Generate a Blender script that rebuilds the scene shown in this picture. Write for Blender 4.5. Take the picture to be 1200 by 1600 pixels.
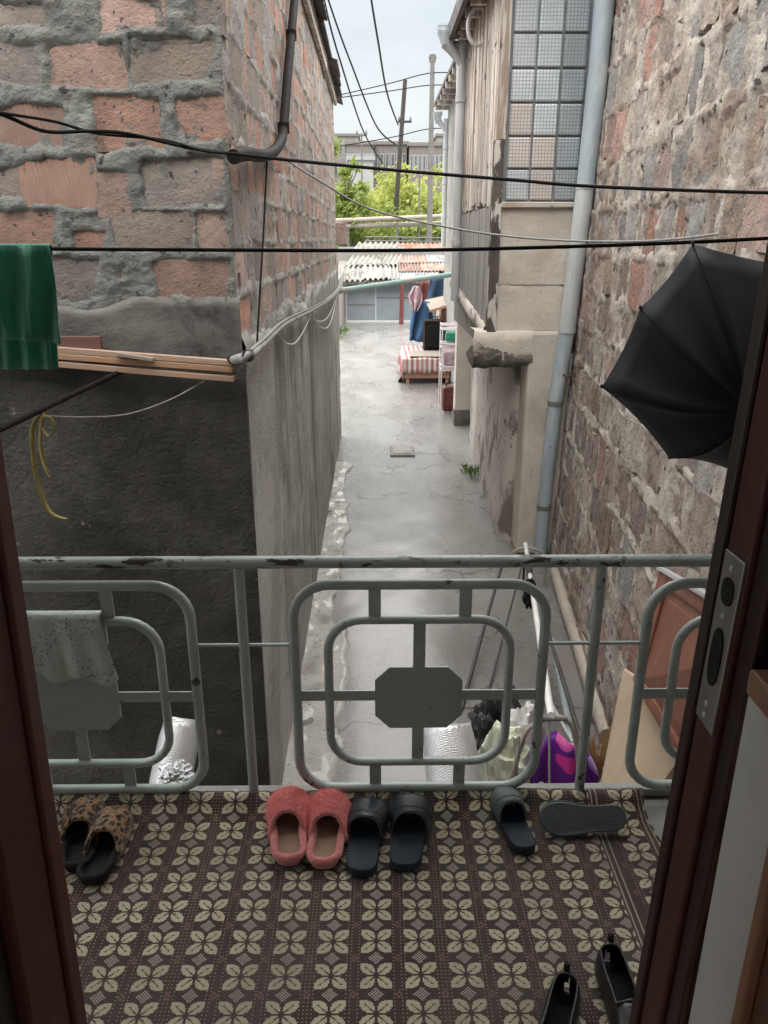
import bpy, math, random
import numpy as np
from mathutils import Vector, Matrix

for o in list(bpy.data.objects): bpy.data.objects.remove(o)
scn = bpy.context.scene
COL = scn.collection
PI = math.pi

# ---------------------------------------------------------------- camera
FPX = 1202.0; PITCH = math.radians(19.5); YAW = math.radians(0.68)
CAM = Vector((0, 0, 1.6))
cam_d = bpy.data.cameras.new('camera'); cam = bpy.data.objects.new('camera', cam_d); COL.objects.link(cam)
cam_d.sensor_fit = 'VERTICAL'; cam_d.sensor_height = 36.0; cam_d.lens = 36.0 * FPX / 1600.0
cam_d.clip_start = 0.02; cam_d.clip_end = 2000
cam.location = CAM; cam.rotation_euler = (PI / 2 - PITCH, 0, -YAW)
scn.camera = cam

# ---------------------------------------------------------------- sky and sun
SUN_EL, SUN_AZ = math.radians(87), math.radians(6)
w = bpy.data.worlds.new('World'); scn.world = w; w.use_nodes = True
nt = w.node_tree; nt.nodes.clear()
wo = nt.nodes.new('ShaderNodeOutputWorld'); bg = nt.nodes.new('ShaderNodeBackground'); bg.inputs['Strength'].default_value = 0.05
sky = nt.nodes.new('ShaderNodeTexSky'); sky.sky_type = 'NISHITA'; sky.sun_disc = False
sky.sun_elevation = SUN_EL; sky.sun_rotation = SUN_AZ; sky.air_density = 1.5; sky.dust_density = 3
tc = nt.nodes.new('ShaderNodeTexCoord'); mp = nt.nodes.new('ShaderNodeMapping'); mp.inputs['Scale'].default_value = (1.6, 1.6, 4.5)
nz = nt.nodes.new('ShaderNodeTexNoise'); nz.inputs['Scale'].default_value = 2.2; nz.inputs['Detail'].default_value = 5; nz.inputs['Roughness'].default_value = .5
rp = nt.nodes.new('ShaderNodeValToRGB')
rp.color_ramp.elements[0].position = .32; rp.color_ramp.elements[0].color = (1.45, 1.6, 1.7, 1)
rp.color_ramp.elements[1].position = .68; rp.color_ramp.elements[1].color = (1.95, 2.03, 2.08, 1)
mx = nt.nodes.new('ShaderNodeMix'); mx.data_type = 'RGBA'; mx.inputs[0].default_value = .93
L = nt.links.new
L(tc.outputs['Generated'], mp.inputs[0]); L(mp.outputs[0], nz.inputs['Vector']); L(nz.outputs['Fac'], rp.inputs[0])
L(sky.outputs[0], mx.inputs[6]); L(rp.outputs[0], mx.inputs[7]); L(mx.outputs[2], bg.inputs['Color']); L(bg.outputs[0], wo.inputs[0])
sd = bpy.data.lights.new('sun', 'SUN'); sd.energy = 1.5; sd.angle = math.radians(128); sd.color = (1, .97, .93)
sun = bpy.data.objects.new('sun', sd); COL.objects.link(sun)
sun.rotation_euler = (PI / 2 - SUN_EL, 0, PI - SUN_AZ); sun.location = (0, 10, 20)
scn.view_settings.view_transform = 'Standard'; scn.view_settings.look = 'None'
scn.view_settings.exposure = 3.15; scn.view_settings.gamma = 1.0; scn.view_settings.use_curve_mapping = False

# ---------------------------------------------------------------- helpers
_F = Vector((math.sin(YAW) * math.cos(PITCH), math.cos(YAW) * math.cos(PITCH), -math.sin(PITCH)))
_R = Vector((math.cos(YAW), -math.sin(YAW), 0)); _U = _R.cross(_F)
def at(px, py, axis, val):
    """world point seen at a photograph pixel on the plane axis = val"""
    v = _F + _R * ((px - 600) / FPX) - _U * ((py - 800) / FPX)
    i = 'XYZ'.index(axis)
    return CAM + v * ((val - CAM[i]) / v[i])
def aY(px, py, y): return at(px, py, 'Y', y)
def aX(px, py, x): return at(px, py, 'X', x)
def aZ(px, py, z): return at(px, py, 'Z', z)
GZ = -1.6
rnd = random.Random(7)
ORG = {}

class MB:
    def __init__(s): s.v = []; s.f = []; s.uv = None
    def add(s, vs, fs):
        b = len(s.v); s.v += [tuple(p) for p in vs]; s.f += [tuple(i + b for i in q) for q in fs]; return s
    def box(s, lo, hi, jit=0, M=None):
        vs = [Vector((x, y, z)) for x in (lo[0], hi[0]) for y in (lo[1], hi[1]) for z in (lo[2], hi[2])]
        if jit: vs = [p + Vector((rnd.uniform(-jit, jit) for _ in range(3))) for p in vs]
        if M: vs = [M @ p for p in vs]
        return s.add(vs, [(0, 1, 3, 2), (4, 6, 7, 5), (0, 4, 5, 1), (2, 3, 7, 6), (0, 2, 6, 4), (1, 5, 7, 3)])
    def beam(s, a, b, wx, wy, up=Vector((0, 0, 1))):
        a = Vector(a); b = Vector(b); d = (b - a).normalized(); r = d.cross(up)
        if r.length < 1e-4: r = d.cross(Vector((1, 0, 0)))
        r.normalize(); u = r.cross(d)
        vs = [p + r * (sx * wx / 2) + u * (sy * wy / 2) for p in (a, b) for sx, sy in ((-1, -1), (1, -1), (1, 1), (-1, 1))]
        return s.add(vs, [(3, 2, 1, 0), (4, 5, 6, 7), (0, 1, 5, 4), (1, 2, 6, 5), (2, 3, 7, 6), (3, 0, 4, 7)])
    def tube(s, pts, r, n=8, closed=False, cap=True):
        pts = [Vector(p) for p in pts]; m = len(pts); rs = r if isinstance(r, (list, tuple)) else [r] * m
        vs = []; prev = None
        for i, p in enumerate(pts):
            if closed: t = pts[(i + 1) % m] - pts[i - 1]
            else: t = pts[min(i + 1, m - 1)] - pts[max(i - 1, 0)]
            t.normalize()
            if prev is None:
                a = Vector((0, 0, 1)) if abs(t.z) < .9 else Vector((1, 0, 0)); x = t.cross(a).normalized()
            else: x = (prev - t * prev.dot(t)).normalized()
            prev = x; y = t.cross(x)
            vs += [p + (x * math.cos(2 * PI * k / n) + y * math.sin(2 * PI * k / n)) * rs[i] for k in range(n)]
        fs = []
        for i in range(m if closed else m - 1):
            j = (i + 1) % m
            fs += [(i * n + k, i * n + (k + 1) % n, j * n + (k + 1) % n, j * n + k) for k in range(n)]
        if cap and not closed:      # the end discs keep their own vertices so that the sides shade as a round tube
            k0 = len(vs); vs += vs[:n] + vs[(m - 1) * n:m * n]; fs += [tuple(range(k0, k0 + n))[::-1], tuple(range(k0 + n, k0 + 2 * n))]
        return s.add(vs, fs)
    def grid(s, P, closed_u=False):
        """P: list of rows of points"""
        nu = len(P); nv = len(P[0]); fs = []
        for i in range(nu if closed_u else nu - 1):
            j = (i + 1) % nu
            fs += [(i * nv + k, j * nv + k, j * nv + k + 1, i * nv + k + 1) for k in range(nv - 1)]
        return s.add([p for row in P for p in row], fs)
    def prism(s, poly, ext):
        """poly of 3D points extruded by the vector ext"""
        n = len(poly); ext = Vector(ext); a = [Vector(p) for p in poly]
        return s.add(a + [p + ext for p in a], [tuple(range(n))[::-1], tuple(range(n, 2 * n))] + [(i, (i + 1) % n, n + (i + 1) % n, n + i) for i in range(n)])
    def lathe(s, prof, c, n=16, M=None):
        c = Vector(c); vs = []
        for r, z in prof:
            for k in range(n):
                p = Vector((r * math.cos(2 * PI * k / n), r * math.sin(2 * PI * k / n), z)); vs.append((M @ p if M else p) + c)
        m = len(prof)
        fs = [(i * n + k, i * n + (k + 1) % n, (i + 1) * n + (k + 1) % n, (i + 1) * n + k) for i in range(m - 1) for k in range(n)]
        fs += [tuple(range(n))[::-1], tuple((m - 1) * n + k for k in range(n))]
        return s.add(vs, fs)
    def build(s, name, mat, parent=None, smooth=False, bevel=0, solid=0, sub=0):
        me = bpy.data.meshes.new(name)
        if parent is None:
            a = np.array(s.v); o0 = Vector(((a[:, 0].min() + a[:, 0].max()) / 2, (a[:, 1].min() + a[:, 1].max()) / 2, a[:, 2].min()))
        else: o0 = ORG[parent.name]
        me.from_pydata([(x - o0.x, y - o0.y, z - o0.z) for x, y, z in s.v], [], s.f); me.update()
        if smooth: me.polygons.foreach_set('use_smooth', [len(f_) <= 4 for f_ in s.f])
        me.materials.append(MATS[mat] if isinstance(mat, str) else mat)
        if s.uv is not None:
            ul = me.uv_layers.new(name='UVMap')
            for lp in me.loops: ul.data[lp.index].uv = s.uv[lp.vertex_index]
        o = bpy.data.objects.new(name, me); COL.objects.link(o)
        if parent is None: o.location = o0
        else: o.parent = parent
        ORG[o.name] = o0.copy()
        if sub: md = o.modifiers.new('Subdivision', 'SUBSURF'); md.levels = sub; md.render_levels = sub
        if solid: md = o.modifiers.new('Solidify', 'SOLIDIFY'); md.thickness = solid; md.offset = 0
        if bevel: md = o.modifiers.new('Bevel', 'BEVEL'); md.width = bevel; md.segments = 2; md.limit_method = 'ANGLE'
        return o
def thing(name, label, cat, loc, group=None):
    o = bpy.data.objects.new(name, None); COL.objects.link(o); o.location = loc; o.empty_display_size = .1
    ORG[o.name] = Vector(loc); return tag(o, label, cat, group)
def tag(o, label, cat, group=None):
    o['label'] = label; o['category'] = cat
    if group: o['group'] = group
    return o
def struct(o, label=None):
    o['kind'] = 'structure'
    if label: o['label'] = label
    return o
def curve(pts, n=8):
    """Catmull-Rom through points"""
    P = [Vector(p) for p in pts]; out = []
    for i in range(len(P) - 1):
        a = P[max(i - 1, 0)]; b = P[i]; c = P[i + 1]; d = P[min(i + 2, len(P) - 1)]
        for k in range(n):
            t = k / n
            out.append(.5 * ((2 * b) + (c - a) * t + (2 * a - 5 * b + 4 * c - d) * t * t + (3 * b - a - 3 * c + d) * t ** 3))
    out.append(P[-1]); return out
# value noise
_pt = np.random.RandomState(3).rand(256, 256)
def vn(x, y):
    x = np.asarray(x, float); y = np.asarray(y, float)
    xi = np.floor(x).astype(int); yi = np.floor(y).astype(int); fx = x - xi; fy = y - yi
    fx = fx * fx * (3 - 2 * fx); fy = fy * fy * (3 - 2 * fy)
    g = lambda a, b: _pt[a & 255, b & 255]
    return (g(xi, yi) * (1 - fx) + g(xi + 1, yi) * fx) * (1 - fy) + (g(xi, yi + 1) * (1 - fx) + g(xi + 1, yi + 1) * fx) * fy
def fbm(x, y, o=4):
    r = 0; a = .5
    for i in range(o): r = r + a * (vn(np.asarray(x) * 2 ** i + 17.3 * i, np.asarray(y) * 2 ** i + 9.1 * i) - .5); a *= .5
    return r * 2

# ---------------------------------------------------------------- materials
MATS = {}
class NT:
    def __init__(s, name):
        s.m = bpy.data.materials.new(name); s.m.use_nodes = True; s.t = s.m.node_tree
        s.b = s.t.nodes['Principled BSDF']; MATS[name] = s.m
    def n(s, kind, **kw):
        x = s.t.nodes.new('ShaderNode' + kind)
        for k, v in kw.items(): setattr(x, k, v)
        return x
    def l(s, a, b): s.t.links.new(a, b)
    def math(s, op, *a):
        x = s.n('Math', operation=op)
        for i, v in enumerate(a):
            if isinstance(v, (int, float)): x.inputs[i].default_value = v
            else: s.l(v, x.inputs[i])
        return x.outputs[0]
    def noise(s, vec, scale, detail=6, rough=.55, dist=0):
        x = s.n('TexNoise'); x.inputs['Scale'].default_value = scale; x.inputs['Detail'].default_value = detail
        x.inputs['Roughness'].default_value = rough; x.inputs['Distortion'].default_value = dist
        s.l(vec, x.inputs['Vector']); return x.outputs['Fac']
    def ramp(s, fac, lo, hi):
        x = s.n('MapRange'); x.inputs[1].default_value = lo; x.inputs[2].default_value = hi; s.l(fac, x.inputs[0]); return x.outputs[0]
    def mix(s, fac, a, b):
        x = s.n('Mix', data_type='RGBA')
        if isinstance(fac, (int, float)): x.inputs[0].default_value = fac
        else: s.l(fac, x.inputs[0])
        for i, v in ((6, a), (7, b)):
            if isinstance(v, tuple): x.inputs[i].default_value = (*v[:3], 1)
            else: s.l(v, x.inputs[i])
        return x.outputs[2]
    def vec(s, stretch=(1, 1, 1), kind='Object', rot=(0, 0, 0)):
        c = s.n('TexCoord'); m = s.n('Mapping'); m.inputs['Scale'].default_value = stretch; m.inputs['Rotation'].default_value = rot
        s.l(c.outputs[kind], m.inputs[0]); return m.outputs[0]
    def bump(s, h, strength, dist=.01):
        x = s.n('Bump'); x.inputs['Strength'].default_value = strength; x.inputs['Distance'].default_value = dist
        s.l(h, x.inputs['Height']); s.l(x.outputs[0], s.b.inputs['Normal'])
def mat(name, a, b=None, scale=6, stretch=(1, 1, 1), rough=.85, bump=.4, bscale=40, bdist=.01, rv=0, metal=0, spec=.4,
        c=None, cscale=2, cr=(.55, .7), cstretch=None, ramp=(.35, .65), coat=0, sheen=0, rr=None, d=None, dscale=30, dr=(.62, .7)):
    t = NT(name); v = t.vec(stretch); b = b or tuple(x * .75 for x in a)
    col = t.mix(t.ramp(t.noise(v, scale, 8, .6), *ramp), a, b)
    if c: col = t.mix(t.ramp(t.noise(t.vec(cstretch or stretch), cscale, 6, .6, .3), *cr), col, c)
    if d: col = t.mix(t.ramp(t.noise(t.vec(), dscale, 3, .5), *dr), col, d)
    if rv:
        oi = t.n('ObjectInfo'); h = t.n('HueSaturation'); t.l(col, h.inputs['Color'])
        t.l(t.math('ADD', t.math('MULTIPLY', oi.outputs['Random'], 2 * rv), 1 - rv), h.inputs['Value'])
        t.l(t.math('ADD', t.math('MULTIPLY', t.math('FRACT', t.math('MULTIPLY', oi.outputs['Random'], 7.3)), .5), .7), h.inputs['Saturation']); col = h.outputs[0]
    t.l(col, t.b.inputs['Base Color']); t.b.inputs['Roughness'].default_value = rough
    if rr: t.l(t.math('ADD', t.math('MULTIPLY', t.noise(v, scale * 1.7, 4), rr[1] - rr[0]), rr[0]), t.b.inputs['Roughness'])
    t.b.inputs['Metallic'].default_value = metal; t.b.inputs['Specular IOR Level'].default_value = spec
    t.b.inputs['Coat Weight'].default_value = coat; t.b.inputs['Sheen Weight'].default_value = sheen
    if bump:
        hv = t.vec(stretch); t.bump(t.math('ADD', t.noise(hv, bscale * .45, 5, .6), t.math('MULTIPLY', t.noise(hv, bscale * 1.9, 5, .7), .55)), bump, bdist)
    return t
# masonry
mat('brick_pink', (.50, .315, .25), (.37, .24, .195), 9, rv=.2, bump=.9, bscale=70, bdist=.015, c=(.18, .155, .14), cscale=8, cr=(.59, .69), d=(.11, .095, .085), dscale=36, dr=(.66, .70))
mat('brick_grey', (.33, .275, .24), (.235, .21, .19), 8, rv=.22, bump=.8, bscale=55, bdist=.015, c=(.12, .11, .105), cscale=9, cr=(.61, .72), d=(.09, .08, .075), dscale=34, dr=(.68, .72))
t = mat('brick_ribbed', (.55, .33, .25), (.43, .26, .20), 9, rv=.15, bump=0)
wv = t.n('TexWave', wave_type='BANDS'); wv.inputs['Scale'].default_value = 18; wv.inputs['Distortion'].default_value = 1.2; wv.inputs['Detail'].default_value = 2
t.l(t.vec((1, 1, .35), rot=(0, .5, 0)), wv.inputs['Vector']); t.bump(wv.outputs['Fac'], .9, .012)
mat('mortar', (.27, .275, .255), (.185, .19, .178), 6, bump=1, bscale=30, bdist=.03, c=(.36, .36, .335), cscale=3, cr=(.5, .72), d=(.075, .072, .066), dscale=16, dr=(.63, .69))
mat('mortar_side', (.40, .385, .36), (.29, .28, .26), 6, bump=1, bscale=30, bdist=.03, c=(.52, .50, .47), cscale=2.5, cr=(.5, .7), d=(.12, .11, .10), dscale=13, dr=(.63, .69))
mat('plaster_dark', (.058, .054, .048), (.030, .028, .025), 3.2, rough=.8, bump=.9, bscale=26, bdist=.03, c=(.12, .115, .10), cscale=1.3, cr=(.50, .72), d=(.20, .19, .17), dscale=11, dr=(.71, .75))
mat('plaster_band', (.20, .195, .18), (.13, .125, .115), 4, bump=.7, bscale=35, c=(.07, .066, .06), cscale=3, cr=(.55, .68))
t = mat('plaster_side', (.33, .325, .30), (.235, .23, .213), 6, stretch=(1, .4, 1), bump=.8, bscale=45, bdist=.008)
col = t.b.inputs['Base Color'].links[0].from_socket
st = t.ramp(t.noise(t.vec((1, .8, .10)), 1.9, 3, .5, .6), .50, .55)
col = t.mix(t.math('MULTIPLY', st, .8), col, (.095, .09, .08))
st2 = t.ramp(t.noise(t.vec((1, .6, .45)), 1.7, 8, .7, .6), .51, .58)
spk = t.ramp(t.noise(t.vec((1, .4, 1)), 75, 3, .7), .5, .66)
col = t.mix(t.math('MULTIPLY', st2, .6), col, (.47, .46, .435)); col = t.mix(t.math('MULTIPLY', spk, .35), col, (.60, .59, .56)); t.l(col, t.b.inputs['Base Color'])
mat('stone_grey', (.34, .315, .295), (.21, .20, .19), 9, rv=.22, bump=1, bscale=26, bdist=.05, c=(.42, .385, .345), cscale=6, cr=(.57, .68), d=(.07, .06, .055), dscale=24, dr=(.67, .71))
mat('stone_red', (.44, .265, .215), (.30, .20, .17), 9, rv=.22, bump=1, bscale=26, bdist=.05, c=(.17, .15, .14), cscale=6, cr=(.57, .68), d=(.07, .06, .055), dscale=24, dr=(.67, .71))
mat('stone_beige', (.50, .43, .36), (.34, .29, .24), 9, rv=.22, bump=1, bscale=26, bdist=.05, c=(.17, .15, .13), cscale=6, cr=(.57, .68), d=(.07, .06, .055), dscale=24, dr=(.67, .71))
mat('stone_brown', (.36, .275, .225), (.22, .175, .145), 9, rv=.22, bump=1, bscale=26, bdist=.05, c=(.11, .10, .09), cscale=6, cr=(.57, .68), d=(.07, .06, .055), dscale=24, dr=(.67, .71))
mat('mortar_pale', (.51, .465, .41), (.36, .32, .28), 5, bump=.9, bscale=40, bdist=.03, c=(.27, .205, .17), cscale=1.5, cr=(.48, .60), d=(.08, .07, .062), dscale=14, dr=(.63, .68))
mat('concrete', (.60, .55, .48), (.51, .465, .405), 3, bump=.7, bscale=45, c=(.42, .36, .30), cscale=2, cr=(.55, .75), d=(.20, .175, .15), dscale=30, dr=(.685, .72))
mat('concrete_grey', (.34, .325, .30), (.26, .25, .235), 3, bump=.5, bscale=45, c=(.18, .17, .16), cscale=2.5, cr=(.55, .72))
mat('concrete_dark', (.19, .168, .145), (.10, .09, .08), 5, bump=1, bscale=20, bdist=.03, c=(.36, .325, .285), cscale=4, cr=(.55, .68), cstretch=(1, 1, 3))
mat('limewash', (.62, .57, .52), (.47, .43, .39), 2.2, stretch=(1, 1, .35), bump=.8, bscale=20, bdist=.03, c=(.20, .165, .14), cscale=2.3, cr=(.53, .60), cstretch=(1, .8, .55), d=(.17, .15, .13), dscale=10, dr=(.63, .68))
mat('ledge_concrete', (.30, .30, .285), (.23, .23, .215), 5, bump=.4, bscale=60, d=(.55, .55, .52), dscale=16, dr=(.72, .75))
# wet ground
t = mat('wet_concrete', (.265, .257, .238), (.175, .168, .155), 1.5, bump=0, c=(.22, .17, .135), cscale=.8, cr=(.56, .74))
col = t.b.inputs['Base Color'].links[0].from_socket
big = t.noise(t.vec((1.3, .5, 1)), 1.1, 6, .6, .5)
wet = t.ramp(big, .34, .64)
col = t.mix(t.math('MULTIPLY', wet, .55), col, (.11, .105, .095))
vo = t.n('TexVoronoi', feature='DISTANCE_TO_EDGE'); vo.inputs['Scale'].default_value = .42
wp = t.n('VectorMath', operation='ADD'); wpn = t.n('TexNoise'); wpn.inputs['Scale'].default_value = 2.3; wpn.inputs['Detail'].default_value = 6
t.l(t.vec(), wpn.inputs['Vector']); t.l(wpn.outputs['Color'], wp.inputs[0]); t.l(t.vec(), wp.inputs[1]); t.l(wp.outputs[0], vo.inputs['Vector'])
crk = t.math('MAXIMUM', t.ramp(vo.outputs['Distance'], .003, .010), t.ramp(t.noise(t.vec(), .8, 2), .48, .53))
grit = t.ramp(t.noise(t.vec(), 48, 4, .7), .50, .68)
col = t.mix(t.math('MULTIPLY', grit, .4), col, (.17, .16, .145))
col = t.mix(crk, (.07, .062, .055), col); t.l(col, t.b.inputs['Base Color'])
t.l(t.math('ADD', t.math('MULTIPLY', t.math('SUBTRACT', 1.0, wet), .22), t.math('ADD', t.math('MULTIPLY', t.noise(t.vec(), 9, 5), .24), .10)), t.b.inputs['Roughness'])
t.b.inputs['Specular IOR Level'].default_value = .9
h = t.math('ADD', t.math('MULTIPLY', t.noise(t.vec((1, .6, 1)), 9, 7, .65), .6), t.math('MULTIPLY', t.noise(t.vec(), 40, 5, .75), .85))
h = t.math('ADD', h, t.math('MULTIPLY', crk, .5)); t.bump(h, .8, .03)
t.b.inputs['Coat Weight'].default_value = .75; t.b.inputs['Coat Roughness'].default_value = .18
mat('pale_slab', (.46, .445, .41), (.33, .315, .285), 3, bump=.8, bscale=22, bdist=.03, c=(.22, .20, .18), cscale=3, cr=(.52, .64), spec=.7, rr=(.1, .7), coat=.45, d=(.16, .15, .13), dscale=26, dr=(.64, .7))
# wood, metal, paint
mat('wood_lath', (.52, .33, .22), (.40, .245, .155), 5, stretch=(.6, 8, 8), rough=.7, bump=.3, bscale=12, rv=.12)
mat('wood_weathered', (.40, .32, .265), (.26, .20, .16), 3, stretch=(6, 6, .5), rv=.2, bump=.7, bscale=9, c=(.62, .58, .53), cscale=3.0, cr=(.47, .56), d=(.13, .10, .085), dscale=9, dr=(.64, .69))
mat('wood_paint_peel', (.13, .115, .10), (.07, .063, .056), 4, stretch=(3, 3, .8), bump=.7, spec=.15, c=(.58, .55, .51), cscale=5, cr=(.53, .57), cstretch=(2, 2, .8))
mat('cladding_grey', (.36, .35, .325), (.27, .262, .24), 3, stretch=(5, 5, .3), bump=.4, bscale=12, c=(.15, .14, .13), cscale=3, cr=(.6, .7), cstretch=(5, 5, .35))
mat('mahogany', (.105, .030, .022), (.070, .020, .016), 3, stretch=(9, 9, .7), rough=.55, bump=.15, bscale=20, coat=.05, d=(.20, .10, .07), dscale=40, dr=(.74, .78))
mat('mahogany_dark', (.040, .014, .012), (.026, .010, .009), 3, stretch=(9, 9, .7), rough=.45, bump=.12, bscale=20)
mat('splintered_wood', (.15, .085, .05), (.06, .03, .018), 9, stretch=(8, 8, .8), bump=.8, bscale=20)
mat('door_panel', (.20, .082, .052), (.15, .062, .04), 3, stretch=(7, 7, .6), rough=.5, bump=.1, bscale=20, coat=.1)
mat('plywood', (.43, .33, .235), (.37, .28, .195), 2, stretch=(5, 5, .5), rough=.7, bump=.15)
mat('wood_pink', (.42, .22, .15), (.34, .175, .12), 3, stretch=(8, 8, .6), rough=.5, bump=.1)
mat('wood_orange', (.46, .25, .13), (.38, .2, .10), 3, stretch=(8, 8, .6), rough=.55, bump=.1)
mat('rail_paint', (.375, .43, .425), (.27, .32, .305), 6, rough=.38, bump=.15, bscale=60, c=(.05, .04, .034), cscale=17, cr=(.655, .675), d=(.17, .20, .19), dscale=45, dr=(.66, .72), spec=.5)
mat('handrail_paint', (.375, .43, .425), (.26, .31, .295), 6, rough=.38, bump=.2, bscale=60, c=(.035, .028, .024), cscale=9, cr=(.60, .615), cstretch=(.9, 3, 3), d=(.16, .17, .16), dscale=40, dr=(.64, .68), spec=.5)
mat('rail_plate', (.32, .385, .385), (.28, .34, .34), 5, rough=.45, bump=.15, bscale=50, d=(.10, .10, .09), dscale=38, dr=(.72, .75))
mat('pipe_blue', (.36, .43, .47), (.29, .345, .375), 4, stretch=(2, 2, .5), rough=.5, bump=.2, c=(.50, .52, .52), cscale=2.5, cr=(.52, .64), d=(.07, .055, .045), dscale=13, dr=(.71, .73))
mat('pipe_grey', (.50, .52, .52), (.40, .42, .425), 4, stretch=(2, 2, .5), rough=.5, bump=.2, c=(.34, .31, .28), cscale=3, cr=(.6, .7))
mat('pipe_black', (.011, .010, .010), (.018, .015, .014), 6, rough=.7, bump=.4, bscale=30, spec=.15)
mat('pipe_teal', (.33, .46, .44), (.27, .39, .375), 5, rough=.6, bump=.2, c=(.40, .36, .32), cscale=2, cr=(.52, .56), spec=.2)
mat('pipe_dull', (.19, .18, .165), (.14, .13, .12), 5, rough=.6, bump=.3)
mat('pipe_beige', (.37, .33, .28), (.28, .245, .205), 4, rough=.6, bump=.4, bscale=25)
mat('pipe_white', (.72, .72, .70), (.62, .62, .60), 5, rough=.35, bump=.1, d=(.16, .13, .11), dscale=24, dr=(.70, .73))
mat('rod_dark', (.075, .066, .06), (.045, .04, .036), 9, rough=.5, bump=.2, metal=.3)
mat('rust', (.10, .045, .03), (.06, .03, .022), 12, rough=.9, bump=.5)
mat('cable_black', (.006, .006, .007), (.01, .01, .01), 20, rough=.7, bump=.1, spec=.15)
mat('cable_grey', (.26, .26, .25), (.18, .18, .17), 20, rough=.6, bump=.2)
mat('cable_white', (.66, .65, .61), (.55, .54, .5), 20, rough=.6, bump=0)
mat('cable_bundle', (.42, .42, .40), (.30, .30, .285), 9, rough=.6, bump=.3, c=(.12, .115, .11), cscale=5, cr=(.58, .66))
mat('tape_black', (.03, .028, .026), None, 9, rough=.6)
mat('steel_plate', (.42, .41, .38), (.34, .33, .31), 12, rough=.42, metal=.85, bump=.1)
mat('white_paint', (.78, .81, .79), (.70, .73, .715), 2.5, rough=.6, bump=.08, c=(.60, .63, .61), cscale=3, cr=(.55, .75))
mat('room_paint', (.40, .37, .33), (.36, .335, .3), 2, bump=.1)
mat('red_board', (.19, .10, .085), (.15, .08, .07), 3, rough=.6, bump=.2)
mat('gate_blue', (.27, .305, .33), (.23, .26, .285), 2, rough=.55, bump=.1, spec=.2, d=(.17, .15, .13), dscale=9, dr=(.68, .72))
mat('asbestos', (.33, .32, .295), (.22, .215, .195), 3, bump=.6, bscale=30, c=(.11, .105, .095), cscale=2.5, cr=(.54, .68), rv=.15, spec=.2)
mat('rust_tile', (.30, .17, .12), (.23, .14, .105), 4, bump=.5, rv=.25, c=(.27, .24, .215), cscale=3, cr=(.48, .58), spec=.2)
mat('roof_slate', (.155, .135, .13), (.10, .09, .088), 5, bump=.5, rv=.25, c=(.28, .26, .25), cscale=4, cr=(.58, .7))
mat('tin', (.26, .275, .28), (.19, .20, .205), 5, rough=.7, bump=.3, c=(.15, .13, .115), cscale=3, cr=(.55, .62), spec=.2)
# cloth and plastics
mat('cloth_green', (.012, .27, .165), (.007, .17, .10), 6, stretch=(3, 3, .8), rough=.45, bump=.5, bscale=60, sheen=.5)
mat('cloth_black', (.011, .014, .020), (.008, .010, .014), 8, rough=.65, bump=.2, bscale=60, bdist=.004, sheen=.05, spec=.3)
t = mat('towel', (.52, .59, .57), (.43, .50, .485), 4, rough=.9, bump=.5, bscale=180, sheen=.3)
v = t.n('TexVoronoi'); v.inputs['Scale'].default_value = 95; t.l(t.vec(), v.inputs['Vector'])
g = t.ramp(t.noise(t.vec(), 13, 2), .44, .54)
col = t.mix(t.math('MULTIPLY', t.math('MULTIPLY', t.math('LESS_THAN', v.outputs['Distance'], .36), g), .65), t.b.inputs['Base Color'].links[0].from_socket, (.13, .165, .20)); t.l(col, t.b.inputs['Base Color'])
mat('ribbon', (.34, .28, .10), (.24, .19, .06), 14, rough=.7, bump=.1)
mat('slipper_pink', (.74, .20, .19), (.62, .15, .145), 30, rough=.95, bump=1, bscale=130, bdist=.012, sheen=.6)
mat('pile_pink', (.95, .36, .34), (.85, .28, .27), 30, rough=.9, bump=0, sheen=.5)
mat('insole_beige', (.36, .24, .17), (.25, .16, .115), 9, rough=.9, bump=.3, bscale=90)
mat('lining_black', (.010, .009, .009), (.018, .016, .015), 30, rough=.95, bump=.6, bscale=160)
mat('lining_grey', (.075, .072, .07), (.03, .028, .027), 16, rough=.95, bump=.6, bscale=160)
t = mat('leopard', (.40, .25, .13), (.30, .18, .09), 12, rough=.9, bump=.6, bscale=170, sheen=.4)
v = t.n('TexVoronoi'); v.inputs['Scale'].default_value = 60; v.inputs['Randomness'].default_value = .9; t.l(t.vec((1, 1, 1)), v.inputs['Vector'])
d0 = t.math('ADD', v.outputs['Distance'], t.math('MULTIPLY', t.noise(t.vec(), 70, 2), .22))
ring = t.math('MULTIPLY', t.math('LESS_THAN', d0, .62), t.math('GREATER_THAN', d0, .30))
col = t.mix(ring, t.b.inputs['Base Color'].links[0].from_socket, (.012, .008, .006))
col = t.mix(t.math('LESS_THAN', d0, .30), col, (.24, .12, .06)); t.l(col, t.b.inputs['Base Color'])
mat('rubber_navy', (.015, .026, .042), (.011, .020, .032), 20, rough=.62, bump=.3, bscale=220, bdist=.003, spec=.3)
mat('rubber_navy_strap', (.026, .034, .044), (.019, .025, .033), 20, rough=.36, bump=.15, bscale=200, bdist=.003, spec=.5)
mat('rubber_grey', (.085, .105, .11), (.065, .082, .088), 14, rough=.55, bump=.4, bscale=90)
mat('leather_black', (.011, .011, .012), (.008, .008, .008), 20, rough=.30, bump=.15, bscale=160, spec=.5)
t = mat('foil', (.78, .79, .80), (.68, .69, .71), 9, rough=.42, metal=.55, bump=0)
vo = t.n('TexVoronoi'); vo.inputs['Scale'].default_value = 120; vo.inputs['Randomness'].default_value = .25; t.l(t.vec(), vo.inputs['Vector']); t.bump(vo.outputs['Distance'], .5, .005)
mat('bag_black', (.012, .012, .013), (.02, .02, .022), 5, rough=.18, bump=.8, bscale=14, bdist=.03, spec=.8)
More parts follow.
